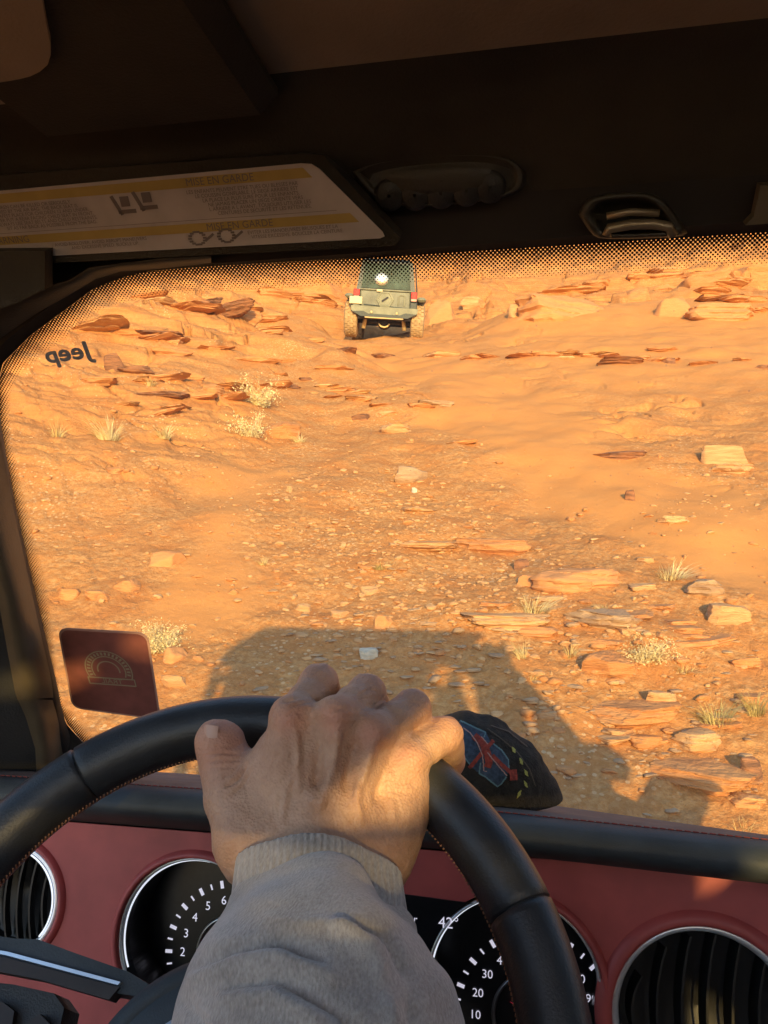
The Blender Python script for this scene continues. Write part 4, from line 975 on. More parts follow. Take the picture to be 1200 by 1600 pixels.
# screen between the gauges
def arc_pts(c, r_, d0, d1, n=24): return [c+(DX*math.cos(R(d0+(d1-d0)*k/n))+DY*math.sin(R(d0+(d1-d0)*k/n)))*r_+DN*.0022 for k in range(n+1)]
sc4 = [DP(440, 1372, .0022), DP(740, 1412, .0022)] + arc_pts(GR, rG+.0014, 122, 215) + arc_pts(GL, rG+.0014, -40, 42)
g = G(); g.poly(sc4, .0015, -DN); scr = g.build('display_screen', M['gauge_black'], car)
scr.location = (0, 0, 0)
g = G(); text_geo('meter', .0080, DP(652, 1437, .0035), DX, DY, False, g, align='RIGHT'); g.build('screen_text', M['gauge_white'], scr); g = G(); text_geo('42\u00b0', .0118, DP(701, 1443, .0035), DX, DY, False, g); g.build('screen_text', M['gauge_white'], scr)
# vents
def vent(c, r_, lbl, lit):
    v = G().lathe(c, DN, [(r_, -.002), (r_-.003, -.006), (r_-.006, -.02), (.0001, -.03)], 72).build('air_vent', M['vent_black'], car, smooth=False, label=lbl)
    G().lathe(c, DN, [(r_-.0045, -.003), (r_-.0026, .0018), (r_-.0006, .0030), (r_+.0010, .0024), (r_+.0016, -.001)], 96).build('chrome_ring', M['ring_metal'], v, smooth=True)
    if lit: G().lathe(c, DN, [(r_-.0052, -.001), (r_-.0036, .0042), (r_-.0024, .0034)], 96, R(lit[0]), R(lit[1])).build('light_ring', M['ring_light'], v, smooth=True)  # glowing arc painted as the highlight on the chrome
    for k in range(-3, 4):
        x0 = k*r_*.27; hh = math.sqrt(max(0, (r_-.007)**2-x0**2))
        pts = [c+DX*(x0+.12*r_*((t*2-1)**2)*(1 if k < 2 else 1)) + DY*(hh*(2*t-1)) + DN*(-.012) for t in np.linspace(0, 1, 9)]
        gs = G()
        for a, b in zip(pts[:-1], pts[1:]):
            off = DN*.007+DX*.002; gs.add([a-off, b-off, b+off, a+off], [(0, 1, 2, 3)])
            off2 = DX*.0009; gs.add([a+off-off2, a+off+off2, b+off+off2, b+off-off2], [(0, 1, 2, 3)])
        gs.build('slat', M['vent_black'], v)
    return v
vent(VL, rVL*1.045, 'round air vent at the left end of the dashboard', (140, 250)); vent(VR, rV, 'round air vent right of the gauges', None)

# ---- steering wheel
k_ = .951; SC = CAM+np.array([-.174, .393, -.275])*k_; t_, s_ = R(38.9), R(1.9)
SN = np.array([math.sin(s_), -math.cos(t_)*math.cos(s_), math.sin(t_)*math.cos(s_)])
SA = np.cross(SN, [0, 0, 1.]); SA /= np.linalg.norm(SA); SB = np.cross(SN, SA)      # SA to the right (negated), SB down
def SWp(a, r=.175, off=0.0): return SC + (SA*math.cos(a)+SB*math.sin(a))*r + SN*off
NR, NC = 220, 20; RIM = .0178; vs = []; fs = []
seams = [R(308), R(206), R(334), R(180)]
for i in range(NR):
    a = 2*math.pi*i/NR
    for j in range(NC):
        q = 2*math.pi*j/NC; vs.append(None)
angs = sorted(set([2*math.pi*i/NR for i in range(NR)] + [s+o for s in seams[:2] for o in (-.006, -.002, 0, .002, .006)])); vs = []
for a in angs:
    dip = max([math.exp(-((a-s)/.0035)**2) for s in seams[:2]]); rr = RIM*(1-.10*dip)
    rad = SA*math.cos(a)+SB*math.sin(a)
    for j in range(NC):
        q = 2*math.pi*j/NC; vs.append(SC+rad*(.175+rr*1.0*math.cos(q))+SN*rr*1.06*math.sin(q))
NA = len(angs); fs = [(i*NC+j, i*NC+(j+1) % NC, ((i+1) % NA)*NC+(j+1) % NC, ((i+1) % NA)*NC+j) for i in range(NA) for j in range(NC)]
wheel = mesh_obj('steering_wheel', vs, fs, M['black_leather'], car, smooth=True, label='leather wrapped steering wheel rim')
g = G()
for k in range(430):
    a = 2*math.pi*k/430; rad = SA*math.cos(a)+SB*math.sin(a)
    for sgn in (1,):
        q = math.pi+.18*sgn; b_ = 2*math.pi*(k+.55)/430; rad2 = SA*math.cos(b_)+SB*math.sin(b_)
        p0 = SC+rad*(.175+(RIM+.0003)*math.cos(q-.07))+SN*(RIM*1.06+.0003)*math.sin(q-.07); p1 = SC+rad2*(.175+(RIM+.0003)*math.cos(q+.07))+SN*(RIM*1.06+.0003)*math.sin(q+.07)
        g.tube([p0, p1], .00055, 5)
g.build('stitching', M['stitch'], wheel)
SXv, SYv = -SA if SA[0] < 0 else SA, -SB if SB[2] < 0 else SB
def SW(px, py, off=0.0): return onplane(px, py, SC+SN*off, SN)
# airbag cover
hub = SW(345, 1790, .006)
HR = np.linalg.norm(SW(345, 1490, .012)-hub)/.0705; ER = np.linalg.norm(SW(345, 1573, .025)-hub-SN*.019)/.0365
hb = G().lathe(hub, SN, [(r_*HR, h_) for r_, h_ in [(.070, -.03), (.0705, .004), (.0695, .009), (.066, .014), (.0605, .0170), (.0598, .0158), (.0590, .0172), (.045, .0215), (.030, .0235), (.0001, .0245)]], 96).build('airbag_cover', M['dash_pad'], wheel, smooth=True)
G().lathe(hub, SN, [(.0335*ER, .0190), (.0345*ER, .0235), (.0365*ER, .0235), (.0375*ER, .0190)], 96).build('emblem_ring', M['satin_metal'], wheel, smooth=True)
def spoke(mir):
    def f(p):
        if not mir: return p
        q = p-SC; x, y, z = -(q@SXv), q@SYv, q@SN; c_, s2 = math.cos(R(-22)), math.sin(R(-22))
        return SC + SXv*(x*c_-y*s2) + SYv*(x*s2+y*c_) + SN*z
    def pl(pts, off, th, name, m, auto=None):
        q = [f(SW(x, y, off)) for x, y in pts]; g = G(); g.poly(q, th, -SN); return g.build(name, m, wheel)
    pl([(-175, 1430), (-80, 1450), (20, 1466), (60, 1468), (120, 1490), (200, 1518), (235, 1540), (210, 1556), (100, 1538), (0, 1508), (-180, 1480)], .004, .02, 'spoke', M['dash_pad'])
    pl([(-170, 1457), (0, 1485), (12, 1487), (188, 1534), (184, 1539), (8, 1492), (-172, 1462)], .0065, .003, 'spoke_inlay', mat('brushed_inlay', (.80, .88, .95), .25, .6) if not mir else bpy.data.materials['brushed_inlay'])
    pl([(-172, 1466), (8, 1496), (186, 1543), (170, 1562), (60, 1530), (-172, 1486)], .006, .01, 'spoke_trim', M['dash_dark'])
    pl([(-150, 1520), (20, 1538), (84, 1552), (100, 1575), (90, 1620), (60, 1680), (-140, 1690)], -.004, .02, 'button_pod', M['black_plastic'])
    pl([(-60, 1560), (5, 1566), (22, 1580), (18, 1605), (-10, 1640), (-60, 1640)], .001, .004, 'button', M['dash_dark'])
    pl([(40, 1600), (62, 1584), (78, 1600), (60, 1650), (30, 1650)], .001, .004, 'button', M['dash_dark'])
spoke(False); spoke(True)
g = G(); g.poly([SC+SXv*.03-SYv*.03-SN*.004, SC+SXv*.02-SYv*.17-SN*.004, SC-SXv*.02-SYv*.17-SN*.004, SC-SXv*.03-SYv*.03-SN*.004], .012, -SN); g.build('spoke', M['black_plastic'], wheel)
g = G(); g.tube([SC-SN*.02, SC-SN*.26], [.04, .045], 20); g.build('steering_column', M['black_plastic'], car, smooth=True)

# ---- body shell
BX = .2
def bodybox(name, x0, x1, y0, y1, z0, z1, m, bev=.03, **k):
    g = G(); g.box(((x0+x1)/2, (y0+y1)/2, (z0+z1)/2), ((x1-x0)/2, (y1-y0)/2, (z1-z0)/2), bev=bev); return g.build(name, m, car, auto=30, **k)
paint = M['car_paint']
bodybox('roof', -.46, .86, -.05, .50, 1.965, 2.00, paint, .02)
def mat_fill_sheet():
    m = bpy.data.materials.new('soft_top_fabric'); m.use_nodes = True; n = m.node_tree.nodes; l = m.node_tree.links; n.clear()
    out = n.new('ShaderNodeOutputMaterial'); a = n.new('ShaderNodeBsdfTranslucent'); a.inputs[0].default_value = (.95, .95, .98, 1)
    b = n.new('ShaderNodeBsdfDiffuse'); b.inputs[0].default_value = (.45, .47, .50, 1); x = n.new('ShaderNodeMixShader'); x.inputs[0].default_value = .12
    l.new(a.outputs[0], x.inputs[1]); l.new(b.outputs[0], x.inputs[2]); l.new(x.outputs[0], out.inputs[0]); return m
M['soft'] = mat_fill_sheet()  # made-up translucent material for the added cabin fill
g = G(); g.poly([(-.44, -.05, 1.985), (.82, -.05, 1.985), (.82, -1.148, 1.985), (-.10, -1.148, 1.985), (-.31, -.5, 1.985)], .005, (0, 0, 1)); g.build('soft_top', M['soft'], car)  # unseen translucent cover added to fill the cabin, tapered to trim the shadow
def oval(cx, cy, a, b, t, n=20):
    return [(cx+a*math.cos(2*math.pi*k/n)*math.cos(t)-b*math.sin(2*math.pi*k/n)*math.sin(t), cy+a*math.cos(2*math.pi*k/n)*math.sin(t)+b*math.sin(2*math.pi*k/n)*math.cos(t)) for k in range(n)]
def rct(x0, x1, y0, y1): return [(x0, y0), (x1, y0), (x1, y1), (x0, y1)]
g = curve_fill([(.0, -1.76), (.82, -1.76), (.82, -1.15), (-.10, -1.15)], [rct(.408, .416, -1.50, -1.22), rct(.434, .441, -1.52, -1.20), rct(.484, .542, -1.69, -1.15), oval(.198, -1.225, .032, .06, .35), oval(.136, -1.38, .030, .08, -.2)], np.array([0, 0, 1.985]), np.array([1., 0, 0]), np.array([0, 1., 0]), .006)
g.build('rear_top_panel', paint, car)  # unseen panel added to block sun; its slots shape the light patches
M['tint2'] = M['side_glass'].copy(); M['tint2'].name = 'lightly_tinted_glass'
for nd in M['tint2'].node_tree.nodes:
    if nd.type == 'BSDF_TRANSPARENT': nd.inputs[0].default_value = (.25, .26, .26, 1)
M['tint'] = M['side_glass'].copy(); M['tint'].name = 'tinted_glass'
for nd in M['tint'].node_tree.nodes:
    if nd.type == 'BSDF_TRANSPARENT': nd.inputs[0].default_value = (.05, .05, .05, 1)
g = G(); g.box((.41, -1.745, 1.60), (.40, .002, .375)); g.build('rear_window', M['soft'], car)  # pane made translucent as added fill from behind; it stops direct sun
for sx_ in (-1, 1):
    A_ = np.array([[1, 0, -sx_*.14], [0, 1, 0], [sx_*.14, 0, 1]]); g = G(); g.box((.2+sx_*.67, -1.10, 1.60), (.002, .62, .37), A_)
    if sx_ > 0: g.build('rear_side_window', M['soft'], car)  # unseen translucent sheet added to soften the sun from the right
g = G(); g.box((.2+.70, .10, 1.60), (.002, .44, .34), A_); g.build('door_window', M['tint2'], car)  # unseen pane darkened to dim the sun that breaks into the car shadow
bodybox('body_side', -.66, -.58, -1.75, .92, .50, 1.22, paint); bodybox('body_side', .98, 1.06, -1.75, .92, .50, 1.22, paint)
bodybox('floor', -.60, 1.0, -1.75, .95, .42, .50, paint)
bodybox('firewall', -.60, 1.0, .86, .92, .50, 1.18, M['black_plastic'], .01)
bodybox('tailgate', -.60, 1.0, -1.81, -1.73, .50, 1.22, paint)
# hood that drops away in front of the windshield
hp = [(.90, 1.235), (1.2, 1.16), (1.6, 1.05), (2.0, .93), (2.15, .86), (2.2, .60)]
loft([[np.array([BX+(.70-.08*k/5)*math.sin(q), y, z-.10*abs(math.sin(q))**4]) for q in np.linspace(-math.pi/2, math.pi/2, 15)] for k, (y, z) in enumerate(hp)], 'hood', paint, car, auto=40)
for sx_ in (-1, 1):
    g = G(); cx_ = BX+sx_*.80
    g.box((cx_, 1.62, .88), (.14, .55, .045), bev=.04); g.build('fender', M['black_plastic'], car, auto=30)
    g = G(); g.box((BX+sx_*.45, .98+.4, .75), (.05, .75, .20), bev=.03); g.build('inner_wing', paint, car)
    for wy in (1.62, -1.05):
        g = G(); c = np.array([BX+sx_*.80, wy, .42]); ax = np.array([sx_, 0, 0.])
        g.lathe(c, ax, [(.20, -.11), (.36, -.12), (.41, -.10), (.42, 0), (.41, .10), (.36, .12), (.23, .11), (.21, .06), (.05, .05), (.0001, .05)], 40); wh = g.build('wheel', M['rubber'], car, smooth=True)
    # door with its mirror
    xd = BX+sx_*.82
    g = G(); g.box((BX+sx_*.765, .28, .90), (.02, .55, .30), bev=.015); dr = g.build('door', M['fabric_dark'], car, auto=30)
    g = G(); g.tube([np.array([BX+sx_*.76, .86, 1.20]), np.array([BX+sx_*.745, .84, 1.30]), np.array([BX+sx_*.65, .52, 1.88]), np.array([BX+sx_*.64, -.34, 1.92]), np.array([BX+sx_*.76, -.34, 1.22])], .016, 8); g.build('window_frame', M['black_plastic'], dr)
    g = G(); g.box((BX+sx_*.93, .70, 1.30), (.10, .045, .075), bev=.04); mr = g.build('side_mirror', M['black_plastic'], car, auto=30)
    g = G(); g.tube([np.array([BX+sx_*.80, .74, 1.20]), np.array([BX+sx_*.88, .71, 1.27])], .02, 8); g.build('mirror_arm', M['black_plastic'], mr)
    g = G(); g.box((BX+sx_*.93, .652, 1.30), (.085, .002, .06)); g.build('mirror_glass', M['chrome'], mr)
    # roll cage posts
    g = G(); g.tube([np.array([BX+sx_*.70, -.45, .5]), np.array([BX+sx_*.68, -.45, 1.6]), np.array([BX+sx_*.58, -.45, 1.88]), np.array([BX, -.45, 1.90])], .032, 10); g.build('roll_bar', M['fabric_dark'], car, smooth=True)
    if sx_ > 0: g = G(); g.box((BX+sx_*.65, -1.72, 1.58), (.03, .03, .38), bev=.01); g.build('rear_pillar', paint, car)
g = G(); g.box((BX, 2.16, .62), (.62, .04, .16), bev=.03); g.build('grille', M['black_plastic'], car, auto=30)
g = G(); g.box((BX, 2.30, .52), (.80, .07, .08), bev=.03); g.build('front_bumper', M['black_plastic'], car, auto=30)
# seats
M['seat'] = mat('seat_cloth', (.035, .035, .038), .85, bump=.3, bscale=400)
def seat(x, y, w_=.25):
    g = G(); g.box((x, y+.18, .98), (w_, .26, .07), bev=.05); s = g.build('front_seat' if y > -.6 else 'rear_seat', M['seat'], car, auto=30)
    g = G(); A_ = np.array([[1, 0, 0], [0, .97, .24], [0, -.24, .97]]); g.box((x, y-.14, 1.25), (w_*.95, .06, .28), A_, bev=.05); g.build('backrest', M['seat'], s, auto=30)
    g = G(); g.box((x, y-.22, 1.60), (.115, .05, .075), A_, bev=.045); g.build('headrest', M['seat'], s, auto=30)
    g = G()
    for q in (-.05, .05): g.tube([np.array([x+q, y-.19, 1.45]), np.array([x+q, y-.215, 1.58])], .007, 6)
    g.build('headrest_post', M['satin_metal'], s)
seat(-.165, -.28); seat(.56, -.28); seat(.2, -1.05, .45)
# ================================================================== implicit surfaces (for the arm)
def surface_nets(F, org, h):
    s = F < 0; nx, ny, nz = F.shape
    c = [s[i:nx-1+i, j:ny-1+j, k:nz-1+k] for i in (0, 1) for j in (0, 1) for k in (0, 1)]
    cnt = sum(x.astype(np.int8) for x in c); act = (cnt > 0) & (cnt < 8)
    idx = np.full(act.shape, -1, np.int64); I = np.argwhere(act); idx[act] = np.arange(len(I))
    acc = np.zeros((len(I), 3)); num = np.zeros(len(I))
    corners = [(i, j, k) for i in (0, 1) for j in (0, 1) for k in (0, 1)]
    for a in corners:
        for ax in range(3):
            if a[ax]: continue
            b = list(a); b[ax] = 1
            fa = F[I[:, 0]+a[0], I[:, 1]+a[1], I[:, 2]+a[2]]; fb = F[I[:, 0]+b[0], I[:, 1]+b[1], I[:, 2]+b[2]]
            m = (fa < 0) != (fb < 0); t = np.where(m, fa/np.where(m, fa-fb, 1), 0)
            p = np.array(a, float)[None]+t[:, None]*(np.array(b)-np.array(a))[None]
            acc += p*m[:, None]; num += m
    V = (I+acc/num[:, None])*h+org; Q = []
    for ax in range(3):
        sl0 = [slice(None)]*3; sl1 = [slice(None)]*3; sl0[ax] = slice(0, -1); sl1[ax] = slice(1, None)
        A_, B_ = s[tuple(sl0)], s[tuple(sl1)]; E = np.argwhere(A_ != B_)
        o1, o2 = (ax+1) % 3, (ax+2) % 3
        ok = (E[:, o1] > 0) & (E[:, o2] > 0) & (E[:, o1] < F.shape[o1]-1) & (E[:, o2] < F.shape[o2]-1); E = E[ok]
        def g_(d1, d2):
            q = E.copy(); q[:, o1] -= d1; q[:, o2] -= d2; return idx[q[:, 0], q[:, 1], q[:, 2]]
        q = np.stack([g_(1, 1), g_(0, 1), g_(0, 0), g_(1, 0)], -1); fl = A_[E[:, 0], E[:, 1], E[:, 2]]
        q[~fl] = q[~fl][:, ::-1]; Q.append(q)
    return V, np.vstack(Q)
class SDF:
    def __init__(s, lo, hi, h):
        s.lo = np.array(lo); s.h = h; n = np.ceil((np.array(hi)-s.lo)/h).astype(int)+1
        ax = [s.lo[k]+np.arange(n[k])*h for k in range(3)]; s.X, s.Y, s.Z = np.meshgrid(*ax, indexing='ij'); s.F = np.full(s.X.shape, 1.0)
    def cap(s, a, b, ra, rb, k=.006, sub=False, flat=None):
        """tapered capsule; flat=(axis, factor) squashes it along an axis"""
        a, b = np.asarray(a, float), np.asarray(b, float)
        m = max(ra, rb)+max(k, .004)+.004; lo = np.minimum(a, b)-m*(1.6 if flat else 1); hi = np.maximum(a, b)+m*(1.6 if flat else 1)
        i0 = np.maximum(0, np.floor((lo-s.lo)/s.h).astype(int)); i1 = np.minimum(s.F.shape, np.ceil((hi-s.lo)/s.h).astype(int)+1)
        if (i1 <= i0).any(): return s
        w_ = tuple(slice(p, q) for p, q in zip(i0, i1)); X, Y, Z = s.X[w_], s.Y[w_], s.Z[w_]
        d = b-a; L = max(d@d, 1e-12); px, py, pz = X-a[0], Y-a[1], Z-a[2]; t = np.clip((px*d[0]+py*d[1]+pz*d[2])/L, 0, 1)
        ex, ey, ez = px-t*d[0], py-t*d[1], pz-t*d[2]
        if flat:
            ax_, fc = flat; q = ex*ax_[0]+ey*ax_[1]+ez*ax_[2]; ex, ey, ez = ex+ax_[0]*q*(fc-1), ey+ax_[1]*q*(fc-1), ez+ax_[2]*q*(fc-1)
        D = np.sqrt(ex*ex+ey*ey+ez*ez)-(ra+(rb-ra)*t)
        f = s.F[w_]
        if sub: h_ = np.clip(.5-.5*(f+D)/k, 0, 1); s.F[w_] = f*(1-h_)+(-D)*h_+k*h_*(1-h_)
        else: h_ = np.clip(.5+.5*(f-D)/k, 0, 1); s.F[w_] = f*(1-h_)+D*h_-k*h_*(1-h_)
        return s
    def mesh(s, name, mat_, parent=None, relax=2, **k):
        V, Q = surface_nets(s.F, s.lo, s.h)
        for _ in range(relax):
            acc = np.zeros_like(V); num = np.zeros(len(V))
            for c in range(4):
                a, b = Q[:, c], Q[:, (c+1) % 4]; np.add.at(acc, a, V[b]); np.add.at(num, a, 1); np.add.at(acc, b, V[a]); np.add.at(num, b, 1)
            V = V*.5+.5*acc/np.maximum(num, 1)[:, None]
        return link(name, big_mesh(name, V, Q), mat_, parent, True, **k)
# ------------------------------------------------------------------ the driver's arm
def skin_mat():
    m = bpy.data.materials.new('skin'); m.use_nodes = True; n = m.node_tree.nodes; l = m.node_tree.links; b = n['Principled BSDF']
    b.inputs['Roughness'].default_value = .5; b.inputs['Subsurface Weight'].default_value = .12; b.inputs['Subsurface Radius'].default_value = (.010, .004, .002); b.inputs['Subsurface Scale'].default_value = .5
    b.inputs['Specular IOR Level'].default_value = .35
    g = n.new('ShaderNodeNewGeometry')
    def ns(s, d=4, r=.55):
        z = n.new('ShaderNodeTexNoise'); z.inputs['Scale'].default_value = s; z.inputs['Detail'].default_value = d; z.inputs['Roughness'].default_value = r; l.new(g.outputs['Position'], z.inputs['Vector']); return z.outputs['Fac']
    r_ = n.new('ShaderNodeValToRGB'); e = r_.color_ramp.elements; e[0].position = .30; e[1].position = .70; e[0].color = (.38, .205, .130, 1); e[1].color = (.60, .385, .265, 1)
    mx = n.new('ShaderNodeMath'); mx.operation = 'MULTIPLY_ADD'; l.new(ns(260, 5, .7), mx.inputs[0]); mx.inputs[1].default_value = .35
    m2 = n.new('ShaderNodeMath'); m2.operation = 'MULTIPLY'; l.new(ns(28, 4), m2.inputs[0]); m2.inputs[1].default_value = .65; l.new(m2.outputs[0], mx.inputs[2]); l.new(mx.outputs[0], r_.inputs[0])
    at = n.new('ShaderNodeAttribute'); at.attribute_name = 'red'
    mc = n.new('ShaderNodeMix'); mc.data_type = 'RGBA'; l.new(at.outputs['Fac'], mc.inputs[0]); l.new(r_.outputs[0], mc.inputs[6]); mc.inputs[7].default_value = (.54, .21, .15, 1)
    l.new(mc.outputs[2], b.inputs['Base Color'])
    vo = n.new('ShaderNodeTexVoronoi'); vo.inputs['Scale'].default_value = 620; l.new(g.outputs['Position'], vo.inputs['Vector'])
    a = n.new('ShaderNodeMath'); a.operation = 'MULTIPLY_ADD'; l.new(ns(180, 5, .7), a.inputs[0]); a.inputs[1].default_value = 1.2; l.new(vo.outputs['Distance'], a.inputs[2])
    bp = n.new('ShaderNodeBump'); bp.inputs['Strength'].default_value = .5; bp.inputs['Distance'].default_value = .0009; l.new(a.outputs[0], bp.inputs['Height']); l.new(bp.outputs[0], b.inputs['Normal'])
    return m
M['skin'] = skin_mat()
M['nail'] = mat('nail', (.50, .30, .235), .35, spec=.5)
H = SDF(CAM+np.array([-.26, .30, -.31]), CAM+np.array([.03, .56, -.01]), .0012)
px = lambda r_, d: r_*d/FPX
toc = -fw                               # towards the camera
DNRM = toc*.93+up*.25; DNRM /= np.linalg.norm(DNRM)
MC = {'i': (458, 1124, .447), 'm': (526, 1122, .441), 'r': (582, 1146, .445), 'p': (636, 1184, .455)}
PI_ = {'i': (498, 1069, .478), 'm': (572, 1084, .473), 'r': (643, 1108, .474), 'p': (694, 1147, .473)}
DI = {'i': (520, 1112, .512), 'm': (592, 1120, .508), 'r': (655, 1150, .510), 'p': (706, 1190, .505)}
TI = {'i': (516, 1160, .510), 'm': (585, 1175, .507), 'r': (640, 1205, .506), 'p': (688, 1232, .498)}
WR = {'i': (425, 1352, .428), 'm': (475, 1350, .424), 'r': (525, 1352, .425), 'p': (572, 1356, .430)}
rm = {'i': 33, 'm': 31, 'r': 30, 'p': 29}; rp = {'i': 31, 'm': 30, 'r': 30, 'p': 27}
for q in 'imrp':
    a, b, c_, d_, e_ = P(*WR[q]), P(*MC[q]), P(*PI_[q]), P(*DI[q]), P(*TI[q])
    H.cap(a, b, .0175, px(rm[q], MC[q][2])*1.05, .012)
# web of the palm under the metacarpals
H.cap(P(430, 1250, .447), P(600, 1262, .452), .0165, .0165, .012)
H.cap(P(440, 1180, .453), P(600, 1200, .458), .0140, .0140, .010)
H.cap(P(600, 1340, .440), P(642, 1240, .459), .0160, .0142, .012)      # little-finger side of the hand
H.cap(P(392, 1320, .437), P(400, 1230, .448), .0200, .0160, .012)      # ball of the thumb
H.cap(P(402, 1240, .448), P(452, 1166, .450), .0140, .0105, .008)
for q in 'imrp':
    b, c_, d_, e_ = P(*MC[q]), P(*PI_[q]), P(*DI[q]), P(*TI[q]); r0 = px(rm[q], .45); r1 = px(rp[q], .475)
    T = SDF.__new__(SDF); T.lo, T.h, T.X, T.Y, T.Z = H.lo, H.h, H.X, H.Y, H.Z; T.F = np.full(H.F.shape, 1.0)
    T.cap(b, (b+c_)/2, r0*.92, r1*.88, .004); T.cap((b+c_)/2, c_, r1*.88, r1, .004); T.cap(c_, d_, r1*.98, r1*.86, .003); T.cap(d_, e_, r1*.86, r1*.78, .003)
    kk = .0035; f, D_ = H.F, T.F; h_ = np.clip(.5+.5*(f-D_)/kk, 0, 1); H.F = f*(1-h_)+D_*h_-kk*h_*(1-h_)
    H.cap(b+DNRM*.0022, b+DNRM*.0022, px(rm[q], .45)*.84, px(rm[q], .45)*.84, .009)      # knuckle
# thumb
th = [(392, 1310, .432, 56), (366, 1245, .447, 45), (354, 1200, .455, 37), (346, 1163, .462, 37)]
for a, b in zip(th[:-1], th[1:]): H.cap(P(*a[:3]), P(*b[:3]), px(a[3], a[2]), px(b[3], b[2]), .006)
H.cap(P(334, 1156, .458), P(338, 1176, .456), px(27, .46), px(24, .46), .006)
for q, o_ in (('i', (0, -4)), ('m', (2, -4)), ('p', (2, -2))):
    H.cap(P(MC[q][0]+o_[0], MC[q][1]+o_[1], MC[q][2])+DNRM*.0055, P(MC[q][0]+o_[0], MC[q][1]+o_[1]+8, MC[q][2])+DNRM*.0050, .0072, .0066, .005)
# wrist going into the sleeve
H.cap(P(455, 1340, .430), P(470, 1480, .400), .024, .027, .012); H.cap(P(545, 1350, .432), P(525, 1480, .400), .022, .027, .012)
# tendons and the hollows between them
for q in 'imr':
    a, b = P(*WR[q]), P(*MC[q]); a2 = a*.55+b*.45
    H.cap(a2+DNRM*.0125, b+DNRM*.0085, .0022, .0042, .006)
for (x0, y0, x1, y1, d) in ((494, 1140, 500, 1215, .434), (556, 1150, 552, 1225, .433), (612, 1180, 596, 1240, .440)):
    H.cap(P(x0, y0+6, d-.0085), P(x1, y1, d-.0125), .0036, .0020, .012, sub=True)
# skin folds: fine creases at the knuckles, thumb joint and thumb base
N_ = fbm(H.X*420, H.Y*420, H.Z*420, 2, 5)*.00018 if False else 0
hand = H.mesh('person', M['skin'], None, 2, label='driver with right hand over the top of the steering wheel, in a grey sleeve', cat='person')
hv = np.array([v.co[:] for v in hand.data.vertices]); red = np.zeros(len(hv))
hn = np.array([v.normal[:] for v in hand.data.vertices]); q_ = hv-CAM; dd = q_@fw; HU = 600+FPX*(q_@rt)/dd; HW = 800-FPX*(q_@up)/dd; front = sstep(.05, .4, -(hn@fw))
def near_line(pl, wid):
    dmin = seg_dist(HU, HW, np.array(pl, float)); L_ = np.linalg.norm(np.array(pl[-1], float)-np.array(pl[0], float))+1e-6
    c = (np.array(pl[0], float)+np.array(pl[-1], float))/2
    fade = 1-sstep(L_*.32, L_*.62, np.hypot(HU-c[0], HW-c[1])); return np.exp(-(dmin/wid)**2)*fade*front
dsp = np.zeros(len(hv))
for pl, wid, amp in [
    ([(352, 1229), (372, 1217), (386, 1196)], 2.6, -.0016), ([(360, 1243), (378, 1228), (392, 1204)], 2.6, -.0010), ([(346, 1216), (362, 1208), (374, 1195)], 2.2, -.0008),
    ([(322, 1181), (344, 1176), (372, 1178)], 2.2, -.0009), ([(325, 1191), (348, 1187), (374, 1188)], 2.0, -.0008), ([(329, 1202), (350, 1198), (368, 1199)], 2.0, -.0007), ([(332, 1170), (350, 1167), (368, 1169)], 2, -.0005),
    ([(440, 1096), (470, 1088), (505, 1098)], 3.0, -.0012), ([(452, 1104), (480, 1096), (505, 1104)], 2.0, -.0006),
    ([(560, 1215), (556, 1250), (566, 1290)], 5, .0011), ([(470, 1180), (448, 1235), (440, 1290)], 5, .0009), ([(505, 1180), (512, 1215), (500, 1270)], 5, .0008), ([(610, 1195), (606, 1230), (618, 1290)], 5, .0008),
    ([(585, 1228), (610, 1238), (640, 1240)], 1.8, -.0005), ([(590, 1240), (612, 1247), (636, 1250)], 1.8, -.0004), ([(596, 1215), (620, 1222), (648, 1224)], 1.8, -.0004), ([(540, 1120), (556, 1118), (566, 1124)], 2, -.0004),
    ([(530, 1135), (524, 1180), (512, 1240)], 6, .0016), ([(462, 1140), (466, 1185), (468, 1240)], 6, .0012), ([(583, 1165), (572, 1205), (556, 1250)], 6, .0014), ([(500, 1150), (497, 1185), (494, 1230)], 7, -.0014), ([(558, 1155), (549, 1190), (538, 1235)], 7, -.0014), ([(612, 1185), (600, 1215), (585, 1255)], 7, -.0010),
    ([(445, 1118), (458, 1112), (474, 1116)], 1.8, -.0005), ([(515, 1112), (530, 1106), (545, 1111)], 1.8, -.0005), ([(516, 1122), (530, 1118), (546, 1122)], 1.8, -.0004),
    ([(560, 1090), (575, 1078), (592, 1080)], 2, -.0005), ([(632, 1108), (644, 1097), (660, 1100)], 2, -.0005), ([(555, 1100), (570, 1090), (588, 1092)], 2, -.0004)]:
    dsp += 1.6*amp*near_line(pl, wid)
dsp += .00035*fbm(hv[:, 0]*160, hv[:, 1]*160, hv[:, 2]*160, 3, 9) + .0010*fbm(hv[:, 0]*38, hv[:, 1]*38, hv[:, 2]*38, 2, 19)*sstep(1100, 1180, HW)
hv = hv+hn*dsp[:, None]; hand.data.vertices.foreach_set('co', hv.astype(np.float32).ravel()); hand.data.update()
for q in 'imrp':
    for c_, w_, s_ in ((P(*MC[q])+DNRM*.012, .55, .009), (P(*PI_[q]), .5, .012), (P(*DI[q]), .6, .014)): red = np.maximum(red, w_*np.exp(-(((hv-c_)**2).sum(1))/s_**2))
red = np.maximum(red, .45*np.exp(-(((hv-P(345, 1160, .455))**2).sum(1))/.022**2))
ra = hand.data.attributes.new('red', 'FLOAT', 'POINT'); ra.data.foreach_set('value', red.astype(np.float32))
